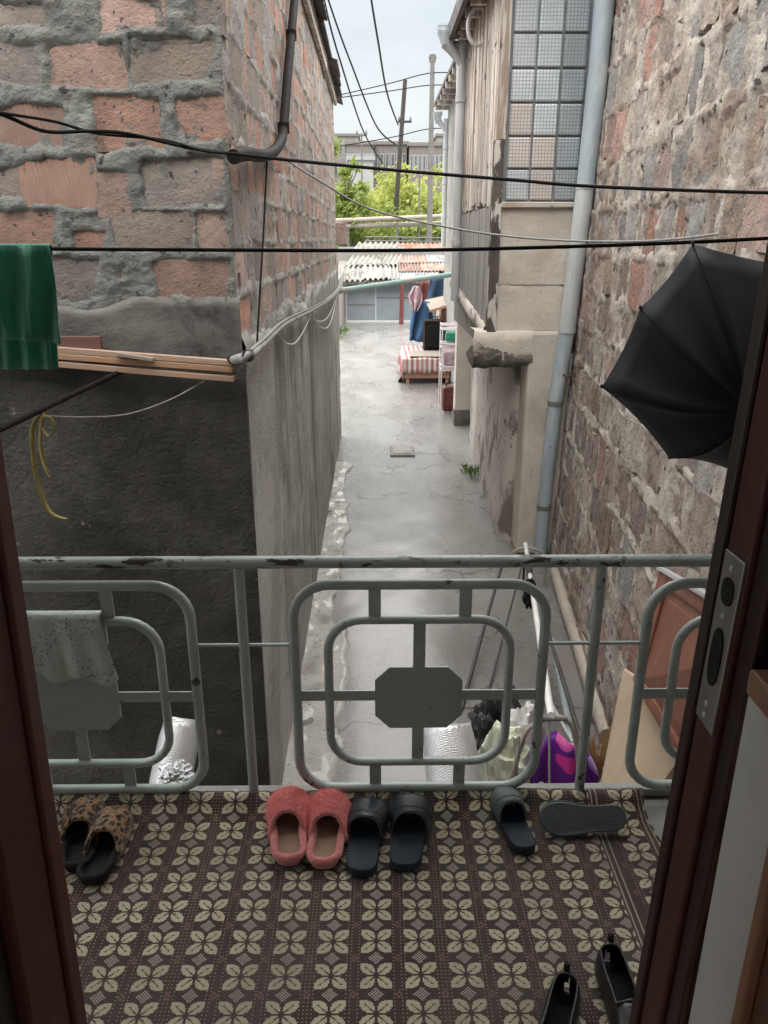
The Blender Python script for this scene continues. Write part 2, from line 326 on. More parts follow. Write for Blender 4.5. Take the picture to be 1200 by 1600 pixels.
mat('bag_purple', (.19, .025, .34), (.15, .018, .28), 5, rough=.5, bump=.3, bscale=25)
mat('bag_pink', (.80, .05, .38), (.72, .04, .33), 5, rough=.5, bump=.2)
mat('bag_lilac', (.55, .38, .72), None, 5, rough=.5)
mat('print_white', (.8, .8, .8), (.75, .75, .75), 5, rough=.6, bump=0)
mat('sack_pale', (.62, .65, .52), (.54, .57, .44), 5, rough=.6, bump=.3, bscale=20)
mat('sack_white', (.70, .70, .68), (.6, .6, .58), 5, rough=.5, bump=.3, bscale=20)
mat('straw', (.45, .28, .10), (.34, .20, .07), 12, rough=.8, bump=.4)
mat('cloth_blue', (.045, .115, .22), (.03, .085, .17), 4, rough=.85, bump=.3)
mat('tarp_blue', (.025, .06, .12), (.018, .045, .09), 3, rough=.7, bump=.3)
mat('plastic_mauve', (.55, .44, .47), (.32, .16, .2), 5, rough=.4, bump=.5, bscale=12)
mat('case_brown', (.16, .045, .04), (.12, .035, .03), 6, rough=.5, bump=.2)
mat('case_black', (.007, .007, .008), (.011, .011, .011), 9, rough=.7, bump=.3, spec=.15)
mat('rack_pink', (.75, .50, .55), (.7, .62, .63), 8, rough=.4, bump=0)
mat('rack_white', (.78, .76, .76), (.7, .68, .68), 8, rough=.4, bump=0)
t = mat('striped_sheet', (.50, .46, .43), (.43, .39, .36), 4, rough=.9, bump=.2)
sep = t.n('SeparateXYZ'); t.l(t.vec(), sep.inputs[0])
s_ = t.math('GREATER_THAN', t.math('FRACT', t.math('MULTIPLY', t.math('ADD', sep.outputs[0], t.math('MULTIPLY', sep.outputs[1], .0)), 8.6)), .5)
col = t.mix(s_, t.b.inputs['Base Color'].links[0].from_socket, (.33, .145, .14)); t.l(col, t.b.inputs['Base Color'])
mat('cardboard', (.28, .245, .205), (.24, .21, .175), 4, rough=.8, bump=.2)
# glass block
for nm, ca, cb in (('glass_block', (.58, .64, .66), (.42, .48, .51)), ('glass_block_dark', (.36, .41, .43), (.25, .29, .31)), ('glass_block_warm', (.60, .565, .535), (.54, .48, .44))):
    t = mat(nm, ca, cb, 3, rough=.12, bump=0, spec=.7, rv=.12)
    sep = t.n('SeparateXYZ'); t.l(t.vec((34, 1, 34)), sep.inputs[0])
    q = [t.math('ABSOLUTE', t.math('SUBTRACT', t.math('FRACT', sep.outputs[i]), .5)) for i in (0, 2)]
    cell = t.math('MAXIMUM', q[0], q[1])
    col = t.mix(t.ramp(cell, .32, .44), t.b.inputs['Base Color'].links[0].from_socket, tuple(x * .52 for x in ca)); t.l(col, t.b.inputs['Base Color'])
    t.bump(cell, .5, .01)
mat('joint_grey', (.30, .32, .325), (.23, .25, .255), 5)
# foliage
def leafmat(name, a, b):
    t = NT(name); oi = t.n('NewGeometry')
    col = t.mix(oi.outputs['Random Per Island'], a, b); t.l(col, t.b.inputs['Base Color']); t.b.inputs['Roughness'].default_value = .6
    tr = t.n('BsdfTranslucent'); t.l(col, tr.inputs[0]); ms = t.n('MixShader'); ms.inputs[0].default_value = .4
    out = t.t.nodes['Material Output']; t.l(t.b.outputs[0], ms.inputs[1]); t.l(tr.outputs[0], ms.inputs[2]); t.l(ms.outputs[0], out.inputs[0])
leafmat('leaf_lime', (.26, .32, .06), (.44, .45, .13)); leafmat('leaf_green', (.18, .26, .05), (.31, .36, .09)); leafmat('leaf_weed', (.07, .15, .03), (.14, .24, .05))
mat('bark', (.16, .125, .10), (.09, .07, .055), 8, stretch=(4, 4, .7), bump=.8, bscale=20)
mat('far_wall', (.30, .285, .265), (.25, .24, .22), 2, bump=.2, c=(.21, .19, .175), cscale=.6, cr=(.5, .7))
mat('far_brown', (.22, .20, .178), (.165, .15, .132), 2, stretch=(3, 3, .2), bump=.2)
mat('far_white', (.36, .365, .365), (.31, .315, .315), 2, bump=.1)
mat('window_dark', (.14, .145, .15), (.10, .105, .11), 3, rough=.4, bump=0, spec=.2)
mat('soil', (.22, .19, .14), (.15, .13, .09), 2, bump=.6)
# rug: a knitted runner of four-petal flowers, diamonds and dotted stripes
t = NT('rug')
uvn = t.n('UVMap'); uvn.uv_map = 'UVMap'; sep = t.n('SeparateXYZ'); t.l(uvn.outputs[0], sep.inputs[0])
PX, PY = .1035, .0928
A = lambda x: t.math('ABSOLUTE', x)
def q_(x, per, n): return t.math('DIVIDE', t.math('ADD', t.math('FLOOR', t.math('MULTIPLY', x, n / per)), .5), n)
uq = q_(sep.outputs[0], PX, 34); vq = q_(sep.outputs[1], PY, 40)
fu = t.math('SUBTRACT', t.math('FRACT', uq), .5); fv = t.math('SUBTRACT', t.math('FRACT', vq), .5)
p = A(fu); q = A(fv)
s1 = t.math('MULTIPLY', t.math('ADD', p, q), .7071); t1 = A(t.math('MULTIPLY', t.math('SUBTRACT', p, q), .7071))
prof = t.math('POWER', t.math('MAXIMUM', t.math('SINE', t.math('MULTIPLY', t.math('SUBTRACT', s1, .055), PI / .43)), 0.0), .6)
inpet = t.math('MULTIPLY', t.math('LESS_THAN', t1, t.math('MULTIPLY', prof, .136)), t.math('MULTIPLY', t.math('LESS_THAN', s1, .485), t.math('GREATER_THAN', s1, .055)))
vein = t.math('MULTIPLY', t.math('LESS_THAN', t1, .015), t.math('LESS_THAN', s1, .36))
pet = t.math('MULTIPLY', inpet, t.math('SUBTRACT', 1.0, vein))
fv2 = t.math('SUBTRACT', .5, q)
dia = t.math('LESS_THAN', t.math('ADD', p, t.math('MULTIPLY', fv2, 1.0)), .185)
ru = t.math('SUBTRACT', t.math('FRACT', t.math('DIVIDE', sep.outputs[0], PX)), .5)
rv_ = t.math('SUBTRACT', t.math('FRACT', t.math('ADD', t.math('DIVIDE', sep.outputs[1], PY), .5)), .5)
chk = t.math('MULTIPLY', t.math('LESS_THAN', t.math('FRACT', t.math('ADD', t.math('MULTIPLY', t.math('ADD', ru, rv_), 13.5), .5)), .66), t.math('LESS_THAN', t.math('FRACT', t.math('ADD', t.math('MULTIPLY', t.math('SUBTRACT', ru, rv_), 13.5), .5)), .66))
diac = t.math('MULTIPLY', dia, chk)
pu2 = t.math('SUBTRACT', .5, p)
stripe = t.math('LESS_THAN', pu2, .085)
dots = t.math('MULTIPLY', t.math('LESS_THAN', A(t.math('SUBTRACT', pu2, .10)), .085), t.math('MULTIPLY', t.math('LESS_THAN', t.math('FRACT', t.math('MULTIPLY', uq, 34 / 3.0)), .36), t.math('LESS_THAN', t.math('FRACT', t.math('MULTIPLY', vq, 40 / 4.0)), .30)))
sm = t.math('ADD', pu2, fv2); tan = t.math('MULTIPLY', t.math('LESS_THAN', sm, .105), t.math('GREATER_THAN', sm, .03))
wear = t.noise(t.vec(), 3, 5)
col = t.mix(stripe, (.032, .019, .018), (.044, .0235, .020))
col = t.mix(dots, col, (.34, .27, .19)); col = t.mix(tan, col, (.145, .085, .055))
col = t.mix(diac, col, (.50, .45, .39)); col = t.mix(pet, col, (.47, .42, .295))
# border at the right edge
bx = sep.outputs[0]; BR = .80 - (aZ(377, 1531, 0).x - .5 * PX)
band = t.math('MULTIPLY', t.math('GREATER_THAN', bx, BR - .172), t.math('LESS_THAN', bx, BR - .138))
col = t.mix(band, col, (.034, .021, .021))
for off in (.165, .150, .028, .012):
    col = t.mix(t.math('LESS_THAN', A(t.math('SUBTRACT', bx, BR - off)), .0022), col, (.33, .28, .2))
col = t.mix(t.math('MULTIPLY', t.ramp(wear, .42, .68), .38), col, (.085, .068, .06)); col = t.mix(t.math('MULTIPLY', t.ramp(t.noise(t.vec(), 160, 3, .7), .52, .7), .35), col, (.06, .045, .042)); col = t.mix(t.ramp(t.noise(t.vec(), 95, 2), .76, .79), col, (.42, .38, .33))
t.l(col, t.b.inputs['Base Color']); t.b.inputs['Roughness'].default_value = .9; t.b.inputs['Sheen Weight'].default_value = .1
kn = t.math('MULTIPLY', t.math('SINE', t.math('MULTIPLY', sep.outputs[0], 2 * PI * 34 / PX / 1)), t.math('SINE', t.math('MULTIPLY', sep.outputs[1], 2 * PI * 40 / PY)))
t.bump(t.math('ADD', t.math('MULTIPLY', kn, .5), t.math('MULTIPLY', t.noise(t.vec(), 300, 2), 1.0)), .5, .003)

# ================================================================ ground
def lines(segs):
    out = []
    for a, b, n in segs: out += list(np.linspace(a, b, n, endpoint=False))
    return out + [segs[-1][1]]
xs = lines([(-600, -60, 3), (-60, -6, 5), (-6, -1, 8), (-1, 2.2, 64), (2.2, 8, 8), (8, 60, 5), (60, 600, 3)])
ys = lines([(-200, -10, 3), (-10, 2, 6), (2, 15, 200), (15, 34, 80), (34, 120, 8), (120, 1500, 6)])
GX, GY = np.meshgrid(xs, ys, indexing='ij')
env = np.clip((34 - GY) / 4, 0, 1) * np.clip((GY - 1) / 1, 0, 1) * np.clip((GX + 3) / 1.5, 0, 1) * np.clip((5 - GX) / 2, 0, 1)
GH = GZ + env * (.012 * fbm(GX * 1.1, GY * .8, 3) + .0022 * fbm(GX * 7, GY * 5, 3))
m = MB(); m.grid([[(GX[i, j], GY[i, j], GH[i, j]) for j in range(len(ys))] for i in range(len(xs))])
struct(m.build('ground', 'wet_concrete', smooth=True), 'wet grey concrete ground of the alley')
# pale broken concrete strip along the left wall
ws = np.linspace(0, 1, 20); ls = np.linspace(3.3, 11.2, 170)
rows = []
for s in ws:
    row = []
    for y in ls:
        wd = .36 + .16 * float(fbm(y * 1.7, 3.3, 5)) + .1 * (y < 6) - .012 * (y - 5)
        x = -.66 + wd * s; edge = min(1, (1 - s) / .08)
        row.append((x, y, GZ - .03 + (.052 + .035 * float(fbm(x * 6, y * 5, 3)) + .035 * float(fbm(x * 2 + 9, y * 1.2, 2))) * edge))
    rows.append(row)
m = MB(); m.grid(rows); struct(m.build('concrete_strip', 'pale_slab', smooth=True), 'pale broken concrete strip along the brick building')
# drain cover in the alley
dc = thing('drain_cover', 'small square drain cover sunk in the wet alley ground', 'drain cover', (.43, 11.9, GZ))
MB().box((.24, 11.62, GZ - .02), (.62, 12.2, GZ + .030)).build('frame', 'pipe_dull', dc, bevel=.01)
MB().box((.29, 11.68, GZ), (.57, 12.14, GZ + .040)).build('lid', 'concrete_grey', dc, bevel=.006)

# ================================================================ masonry generators
def rect_sd(U, V, rects):
    d = np.full(U.shape, 9.0)
    for (cu, cv, wu, hv, jj) in rects:
        k = np.abs(U - cu) < wu / 2 + .35
        d = np.minimum(d, np.maximum(np.abs(U - cu) - wu / 2, np.abs(V - cv) - hv / 2))
    return d
def heightfield(u0, u1, v0, v1, du, dv, rects, fr, amp=.014, nz=.02, ns=9, edge=.04, joint=.02, bias=0, fine=.008, crack=.018):
    us = np.linspace(u0, u1, int((u1 - u0) / du) + 2); vs = np.linspace(v0, v1, int((v1 - v0) / dv) + 2)
    U, V = np.meshgrid(us, vs, indexing='ij')
    d = rect_sd(U, V, rects) + .035 * fbm(U * 5 + 3, V * 5, 3)
    H = np.clip(d / joint, -1.4, 1) * amp + nz * fbm(U * ns, V * ns, 5) + fine * (.5 - np.abs(fbm(U * ns * 3.1 + 7, V * ns * 3.1, 3)) * 2) + bias
    ck = np.clip(fbm(U * 3.3 + 11, V * 3.3 + 5, 3) * 5 + .25, 0, 1); H = H - crack * np.exp(-((d - .004) / .008) ** 2) * ck
    e = np.clip(np.minimum(U - u0, u1 - U) / edge, 0, 1)
    H = H * e
    m = MB(); m.grid([[fr(U[i, j], V[i, j], H[i, j]) for j in range(len(vs))] for i in range(len(us))]); return m
def block_mesh(w_, h_, seed, n=(5, 4), rough=.006, bulge=.0, corner=.12, deep=.07):
    """a block in local u,v,w with an uneven front and its sides running back"""
    r = random.Random(seed); P = {}; vs = []; fs = []
    for i in range(n[0] + 1):
        for j in range(n[1] + 1):
            a = i / n[0] * 2 - 1; b = j / n[1] * 2 - 1
            k = 1 - corner * (abs(a * b) ** 3)
            u = a * w_ / 2 * k; v = b * h_ / 2 * k
            if abs(a) == 1: u += r.uniform(-.035, .02) * w_
            if abs(b) == 1: v += r.uniform(-.05, .03) * h_
            z = r.uniform(-rough, rough) + bulge * (1 - a * a) * (1 - b * b) - (.002 if abs(a) == 1 or abs(b) == 1 else 0)
            P[i, j] = len(vs); vs.append((u, v, z))
    for i in range(n[0]):
        for j in range(n[1]): fs.append((P[i, j], P[i + 1, j], P[i + 1, j + 1], P[i, j + 1]))
    ring = [(i, 0) for i in range(n[0])] + [(n[0], j) for j in range(n[1])] + [(i, n[1]) for i in range(n[0], 0, -1)] + [(0, j) for j in range(n[1], 0, -1)]
    base = len(vs)
    for k in ring: u, v, z = vs[P[k]]; vs.append((u * 1.02, v * 1.02, -deep))
    R_ = len(ring); vs += [vs[P[k]] for k in ring]
    for k in range(R_): fs.append((base + R_ + k, base + k, base + (k + 1) % R_, base + R_ + (k + 1) % R_))
    return vs, fs
def place_blocks(name, blocks, fr, parent, seed0, **kw):
    """one object for each block; blocks: (cu, cv, w, h, off, tilt, material)"""
    for i, (cu, cv, w_, h_, off, tilt, mt) in enumerate(blocks):
        vs, fs = block_mesh(w_, h_, seed0 + i, **kw); ct, st_ = math.cos(tilt), math.sin(tilt)
        m = MB(); m.add([fr(cu + u * ct - v * st_, cv + u * st_ + v * ct, off + z) for u, v, z in vs], fs)
        ob = m.build(name, mt, parent, smooth=True); nf = kw.get('n', (5, 4))[0] * kw.get('n', (5, 4))[1]
        ob.data.polygons.foreach_set('use_smooth', [k_ < nf for k_ in range(len(ob.data.polygons))])

# ================================================================ left brick building
LX, LY, LY1, EAVE = -.616, 3.57, 13.05, 3.62
bb = thing('brick_building', 'pink and grey block building with rough mortar over dark plaster, left of the alley', 'building', (-3, 8, GZ))
MB().box((-5, LY + .05, GZ), (LX - .05, LY1, EAVE - .02)).build('core', 'mortar', bb)
MB().prism([(-5, LY + .05, EAVE - .02), (LX - .05, LY + .05, EAVE - .02), (-5, LY + .05, EAVE + 1.7)], (0, LY1 - LY - .05, 0)).build('gable', 'mortar', bb)
frF = lambda u, v, w_: (u, LY - w_, v)
frS = lambda u, v, w_: (LX + w_, u, v)
pxb = [(-60,0,72,45,'g'),(160,-8,260,48,'p'),(298,-8,341,48,'g'),(-70,62,55,131,'g'),(80,68,190,135,'p'),(208,54,341,131,'g'),
       (-30,166,98,236,'r'),(157,153,251,234,'p'),(276,150,347,216,'p'),(-60,252,40,312,'g'),(44,250,146,320,'r'),(158,272,198,334,'p'),(227,248,349,323,'g'),
       (-30,328,88,388,'p'),(117,366,163,392,'p'),(182,332,300,392,'g'),(309,330,352,390,'p'),(-70,405,30,468,'g'),(78,403,157,470,'g'),(176,412,202,447,'p'),(241,408,357,472,'p'),
       (76,0,150,40,'m')]
MK = {'p': 'brick_pink', 'g': 'brick_grey', 'r': 'brick_ribbed'}
blocks = []; rects = []
for (x0, y0, x1, y1, k) in pxb:
    if k == 'm': continue
    a = aY(x0, y1, LY); b = aY(x1, y0, LY); w_ = b.x - a.x; h_ = b.z - a.z
    rects.append(((a.x + b.x) / 2, (a.z + b.z) / 2, w_ - .030, h_ - .028, 0)); blocks.append(((a.x + b.x) / 2, (a.z + b.z) / 2, w_ + .03, h_ + .03, rnd.uniform(-.004, .005), rnd.uniform(-.02, .02), MK[k]))
fw = heightfield(-3.2, LX, 1.10, 2.75, .0115, .0115, rects, frF, amp=.009, nz=.019, ns=8, joint=.014, bias=.002).build('front_wall', 'mortar', bb, smooth=True)
MB().box((-5, LY - .004, 2.75), (LX, LY + .05, 5.0)).build('upper_front_wall', 'mortar', bb)
place_blocks('brick', blocks, frF, fw, 100, n=(6, 4), rough=.0025, corner=.04)
# side: courses of blocks
blocks = []; rects = []; z = 1.17; row = 0
while z < EAVE - .1:
    hh = rnd.uniform(.155, .18); y = LY + .02 + (row % 2) * -.12 + rnd.uniform(-.04, .04)
    while y < LY1 - .1:
        ww = rnd.choice([.31, .33, .30, .16, .22])
        if y > LY - .1 and rnd.random() < .93:
            y0 = max(y, LY + .015); w2 = y + ww - y0
            if w2 > .06:
                k = rnd.random(); mt = 'brick_pink' if k < .68 else 'brick_grey'
                blocks.append((y0 + w2 / 2, z + hh / 2, w2 + .012, hh + .015 * 1, rnd.uniform(-.004, .006), rnd.uniform(-.02, .02), mt)); rects.append((y0 + w2 / 2, z + hh / 2, w2 - .014, hh - .014, 0))
        y += ww + rnd.uniform(.025, .06)
    z += hh + rnd.uniform(.035, .05); row += 1
sw = heightfield(LY, LY1, 1.05, EAVE, .028, .018, rects, frS, amp=.007, nz=.009, ns=8, bias=0, fine=.005, crack=.012).build('side_wall', 'mortar_side', bb, smooth=True)
blocks.sort(key=lambda b: b[0])
place_blocks('brick', blocks[:270], frS, sw, 400, n=(3, 2), rough=.003, corner=.04)
m = MB()
for i, (cu, cv, w_, h_, off, tl, mt) in enumerate(blocks[270:]):
    vs, fs = block_mesh(w_, h_, 900 + i, n=(2, 2)); m.add([frS(cu + u, cv + v, off + zz) for u, v, zz in vs], fs)
if m.v: o = m.build('far_bricks', 'brick_pink', sw); o['kind'] = 'stuff'
# plaster skins
us = np.linspace(LY - .07, LY1, 150); vs_ = np.linspace(GZ - .05, 1.36, 70); U, V = np.meshgrid(us, vs_, indexing='ij'); U = np.where((V > 1.04) & (U < LY - .022), LY - .022, U)
top = 1.13 + .10 * fbm(U * 1.6, U * 0 + 2, 3) + .04 * fbm(U * 7, U * 0 + 5, 2) + .03 * np.exp(-(U - LY) * 2)
H = .03 + .008 * fbm(U * 5, V * 4, 4) - np.clip((V - top) / .05, 0, 1) * .075
m = MB(); m.grid([[frS(U[i, j], V[i, j], H[i, j]) for j in range(70)] for i in range(150)]); m.build('side_plaster', 'plaster_side', bb, smooth=True)
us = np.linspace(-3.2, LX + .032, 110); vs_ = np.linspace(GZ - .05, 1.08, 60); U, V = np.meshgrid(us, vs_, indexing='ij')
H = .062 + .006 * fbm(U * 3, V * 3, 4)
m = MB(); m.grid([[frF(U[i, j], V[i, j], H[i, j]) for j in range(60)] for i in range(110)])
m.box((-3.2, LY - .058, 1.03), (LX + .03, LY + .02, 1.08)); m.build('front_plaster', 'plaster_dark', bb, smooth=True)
us = np.linspace(-3.2, LX + .015, 120); vs_ = np.linspace(.98, 1.46, 34); U, V = np.meshgrid(us, vs_, indexing='ij')
top = 1.32 + .07 * fbm(U * 3, U * 0, 3); H = .028 + .012 * fbm(U * 6, V * 7, 4) - np.clip((V - top) / .06, 0, 1) * .07
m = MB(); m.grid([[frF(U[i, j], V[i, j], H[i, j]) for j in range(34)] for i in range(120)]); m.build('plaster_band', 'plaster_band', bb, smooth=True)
# roof with its eave along the alley
rf = MB().prism([(-5, LY - .1, EAVE + 1.72), (-5, LY - .1, EAVE + 1.66), (LX + .06, LY - .1, EAVE - .02), (LX + .06, LY - .1, EAVE + .04)], (0, LY1 - LY + .2, 0)).build('roof', 'roof_slate', bb)
MB().box((LX + .012, LY, EAVE - .10), (LX + .055, LY1 + .05, EAVE - .005)).build('fascia', 'wood_weathered', rf)
y = LY - .1; k = 0
while y < LY1:
    ln = rnd.uniform(.75, 1.0); dz = .045 + .028 * (k % 2) + rnd.uniform(0, .02); ov = rnd.uniform(.03, .10)
    rows = []
    for a in np.linspace(0, 1, 17):
        yy = y + a * (ln + .08); wz = .022 * math.sin(a * 5 * 2 * PI)
        rows.append([(LX + .08 + ov - s * 1.2, yy, EAVE + dz + wz + (s * 1.2 - ov) * .385) for s in (0, .25, .5, 1)])
    MB().grid(rows).build('roof_sheet', 'roof_slate', rf, solid=.012); y += ln; k += 1
vs, fs = block_mesh(.24, .22, 77); m = MB(); m.box((-.75, LY1 - .05, 1.52), (-.44, LY1 + .24, 1.86), jit=.015); m.build('brick', 'brick_pink', sw, bevel=.01)

# wooden laths and board on the plaster ledge
def px_beam(a, b, wx, wy, Y0, Y1): return MB().beam(aY(*a, Y0), aY(*b, Y1), wx, wy)
for i, (a, b, lab) in enumerate([((-60, 556), (366, 592), 'lowest and longest pale wooden lath of the bundle along the dark wall'), ((-20, 548), (364, 577), 'pale wooden lath second from the bottom of the bundle along the dark wall'), ((70, 545), (366, 567), 'short topmost pale wooden lath of the bundle along the dark wall')]):
    tag(px_beam(a, b, .03, .026, 3.47 - .0 * i, 3.455 - .0 * i).build('wooden_lath', 'wood_lath', bevel=.003), lab, 'lath', 'laths along the wall')
tag(px_beam((182, 553), (240, 562), .024, .016, 3.44, 3.44).build('lath_offcut', 'pipe_beige', bevel=.002), 'short grey offcut lying on the wooden laths', 'offcut')
m = MB(); a = aY(-10, 552, 3.49); b = aY(158, 525, 3.49); m.box((a.x, 3.475, 1.09), (b.x, 3.50, b.z)); o = m.build('red_board', 'red_board', bevel=.003)
tag(o, 'dull red board standing behind the green cloth', 'board')
# iron bar reaching out from the wall with a ribbon tied round it, and a slack cord
bar0 = aY(190, 580, 3.50); bar1 = aY(-40, 690, 2.35)
tag(MB().tube([bar0, bar1], .011, 10).build('iron_bar', 'pipe_black', smooth=True), 'dark iron bar reaching out from under the wooden laths', 'bar')
def on_bar(px):
    s = (190 - px) / 230.0; return bar0.lerp(bar1, s * .82)
kb = aY(65, 648, 2.78)
rb = thing('yellow_ribbon', 'faded yellow ribbon knotted round the dark iron bar', 'ribbon', kb)
def strip(pts, w_, tw=0):
    c = curve(pts, 8); m = MB(); rows = []
    for i, p in enumerate(c):
        a = tw * i / len(c); d = Vector((math.cos(a), .35 * math.sin(a) + .2, 0)).normalized() * w_ / 2; rows.append([p - d, p + d])
    m.grid(rows); return m
yy = 2.76
m = MB(); c0 = aY(66, 645, 2.78)
m.tube([c0 + Vector((.0 + .004 * math.cos(a), .016 * math.cos(a), .018 * math.sin(a))) for a in np.linspace(0, 2 * PI, 13)], .006, 6); m.build('knot', 'ribbon', rb, smooth=True)
strip([aY(x, y, yy) for x, y in ((60, 650), (50, 672), (53, 720), (62, 765), (78, 800), (104, 811))], .017, .9).build('tail', 'ribbon', rb, smooth=True, solid=.0015)
strip([aY(x, y, yy - .01) for x, y in ((66, 650), (63, 690), (68, 722), (78, 746))], .014, -1.3).build('tail', 'ribbon', rb, smooth=True, solid=.0015)
strip([aY(x, y, yy - .015) for x, y in ((66, 650), (78, 652), (84, 668), (76, 682), (66, 670))], .010, 1.).build('loop', 'ribbon', rb, smooth=True, solid=.0015)
tag(MB().tube(curve([aY(72, 650, 2.80), aY(130, 652, 2.95), aY(200, 647, 3.15), aY(265, 625, 3.35), aY(320, 595, 3.5)]), .0035, 6).build('slack_cord', 'cable_grey', smooth=True), 'thin grey cord sagging from the ribbon to the laths', 'cord')

# black downpipe turning round the corner
bp = thing('black_pipe', 'black drain pipe with an elbow on the brick side wall', 'pipe', (LX + .05, LY + .3, 2.2))
xx = LX + .055
pts = [aX(x, y, xx) for x, y in ((464, -60), (460, 0), (450, 110), (443, 200), (438, 222), (428, 236), (412, 243))] + [Vector((xx, 3.72, aX(395, 247, xx).z)), aY(365, 245, 3.49)]
MB().tube(curve(pts, 5), .030, 12).build('pipe', 'pipe_black', bp, smooth=True)
for p in (aX(455, 55, xx), aX(443, 200, xx)): MB().tube([p - Vector((0, 0, .03)), p + Vector((0, 0, .03))], .037, 12).build('collar', 'pipe_black', bp)
# wires on the left wall
tag(MB().tube([aX(417, 250, LX + .05), aX(412, 360, LX + .045), aX(401, 545, LX + .05)], .005, 6).build('wall_wire', 'cable_black'), 'thin dark wire running down the brick side wall', 'wire')
cb = thing('cable_bundle', 'thick grey taped cable bundle sagging along the plastered side wall', 'cable', aX(400, 548, LX + .06))
cp = [aY(362, 562, 3.47), aX(388, 556, LX + .09), aX(412, 535, LX + .08), aX(445, 505, LX + .08), aX(485, 485, LX + .08), aX(512, 469, LX + .08), aX(530, 450, LX + .09), aX(536, 425, LX + .1)]
MB().tube(curve(cp, 6), [.021] * 10 + [.021] * 20 + [.026] * 13, 10).build('sleeve', 'cable_bundle', cb, smooth=True)
MB().tube(curve(cp[:2], 4), .026, 10).build('tape', 'tape_black', cb, smooth=True)
MB().tube(curve([p + Vector((.012, 0, .022)) for p in cp[1:]], 6), .007, 6).build('thin_cable', 'cable_grey', cb, smooth=True)
for i, (pp, lab) in enumerate([(((432, 515), (445, 535), (462, 535), (478, 510), (485, 490)), 'nearer white wire loop hanging below the grey cable bundle'), (((484, 488), (495, 502), (512, 496), (524, 470)), 'shallow white wire loop hanging near the end of the brick building'), (((488, 490), (502, 512), (516, 505), (527, 462)), 'deep white wire loop hanging near the end of the brick building')]):
    tag(MB().tube(curve([aX(x, y, LX + .075) for x, y in pp], 6), .0045 if i == 0 else .006, 5).build('wire_loop', 'cable_white', smooth=True), lab, 'wire', 'white wire loops')

# ================================================================ right stone building
def wx(y, z=GZ): return 1.12 + .1 * y + .036 * (z - GZ)
frR = lambda u, v, w_: (wx(u, v) - w_, u, v)
sb = thing('stone_building', 'old mixed stone building with glass block bay, right of the alley', 'building', (3.5, 6, GZ))
MB().add([(wx(1.2) + .06, 1.2, GZ), (wx(7.7) + .06, 7.7, GZ), (6, 7.7, GZ), (6, 1.2, GZ), (wx(1.2, 5.6) + .06, 1.2, 5.6), (wx(7.7, 5.6) + .06, 7.7, 5.6), (6, 7.7, 5.6), (6, 1.2, 5.6)], [(0, 1, 2, 3), (7, 6, 5, 4), (0, 4, 5, 1), (1, 5, 6, 2), (2, 6, 7, 3), (3, 7, 4, 0)]).build('core', 'mortar_pale', sb)
blocks = []; rects = []; z = GZ - .05; row = 0
while z < 4.1:
    up = z > .9
    hh = rnd.uniform(.27, .36) if up else rnd.uniform(.26, .40); y = 2.75 + rnd.uniform(0, .3)
    while y < 7.62:
        ww = rnd.uniform(.16, .40) if up else rnd.uniform(.20, .52)
        if rnd.random() < (.95 if up else .86):
            k = rnd.random()
            mt = ('stone_grey' if k < .32 else 'stone_red' if k < .66 else 'stone_beige' if k < .84 else 'stone_brown') if up else ('stone_brown' if k < .38 else 'stone_beige' if k < .68 else 'stone_grey' if k < .88 else 'stone_red')
            h2 = hh * rnd.uniform(.78, 1.02)
            blocks.append((y + ww / 2, z + hh / 2 + rnd.uniform(-.03, .03), ww + .02, h2 + .02, rnd.uniform(-.012, .012), rnd.uniform(-.12, .12), mt)); rects.append((y + ww / 2, z + hh / 2, ww - .03, h2 - .03, 0))
        y += ww + rnd.uniform(.02, .06)
    z += hh + rnd.uniform(.015, .05); row += 1
rw = heightfield(2.5, 7.72, GZ - .05, 4.2, .020, .020, rects, frR, amp=.007, nz=.021, ns=9, edge=.02, joint=.012, fine=.009, bias=-.001, crack=.024).build('stone_wall', 'mortar_pale', sb, smooth=True)
place_blocks('stone', blocks, frR, rw, 2000, n=(4, 4), rough=.011, bulge=.002, corner=.05, deep=.09)
# pier, bay, lower wall
PYB = 7.66
m = MB(); m.box((1.52, PYB, GZ), (1.95, PYB + .5, .752)); m.build('pier', 'concrete', sb, bevel=.03)
prof = [(1.62, 12.6), (1.52, 10.6), (1.43, 9.0), (1.40, 8.4), (1.405, 8.2), (1.44, 8.08), (1.52, 8.02), (1.62, 8.0)]
rows = []
for (x, y) in [tuple(p[:2]) for p in curve([(a, b, 0) for a, b in prof], 6)]:
    rows.append([(x - .03 * max(0, -zz - .6) + .03 * float(fbm(y * 3 + zz, zz * 3, 3)), y, zz) for zz in np.linspace(GZ - .03, .5, 26)])
MB().grid(rows).build('lower_wall', 'limewash', sb, smooth=True)
BX0, BX1, BY, BY1 = 1.11, 1.93, 7.70, 11.35
m = MB(); m.box((BX0 + .03, BY + .06, .52), (3.6, BY1, 3.9)); m.build('bay_core', 'concrete_grey', sb)
# concrete panel made of poured lifts
zz = [.755, 1.19, 1.52, 1.925]
for i in range(3):
    us = np.linspace(BX0 + .06, BX1, 40); vs_ = np.linspace(zz[i] + .002, zz[i + 1] - .002, 12); U, V = np.meshgrid(us, vs_, indexing='ij')
    jag = .006 * fbm(U * 14, U * 0 + i, 3)
    H = .008 * fbm(U * 6, V * 6 + i, 4) + .002 * (i % 2) - (.004 + .012 * np.clip(fbm(U * 4, V * 0 + i * 3.1, 3) * 3, 0, 1)) * (V > vs_[-2])
    m = MB(); m.grid([[(U[a, b], BY - H[a, b], V[a, b] + jag[a, b] * (b > 5)) for b in range(12)] for a in range(40)])
    m.build('concrete_lift', 'concrete', sb, smooth=True)
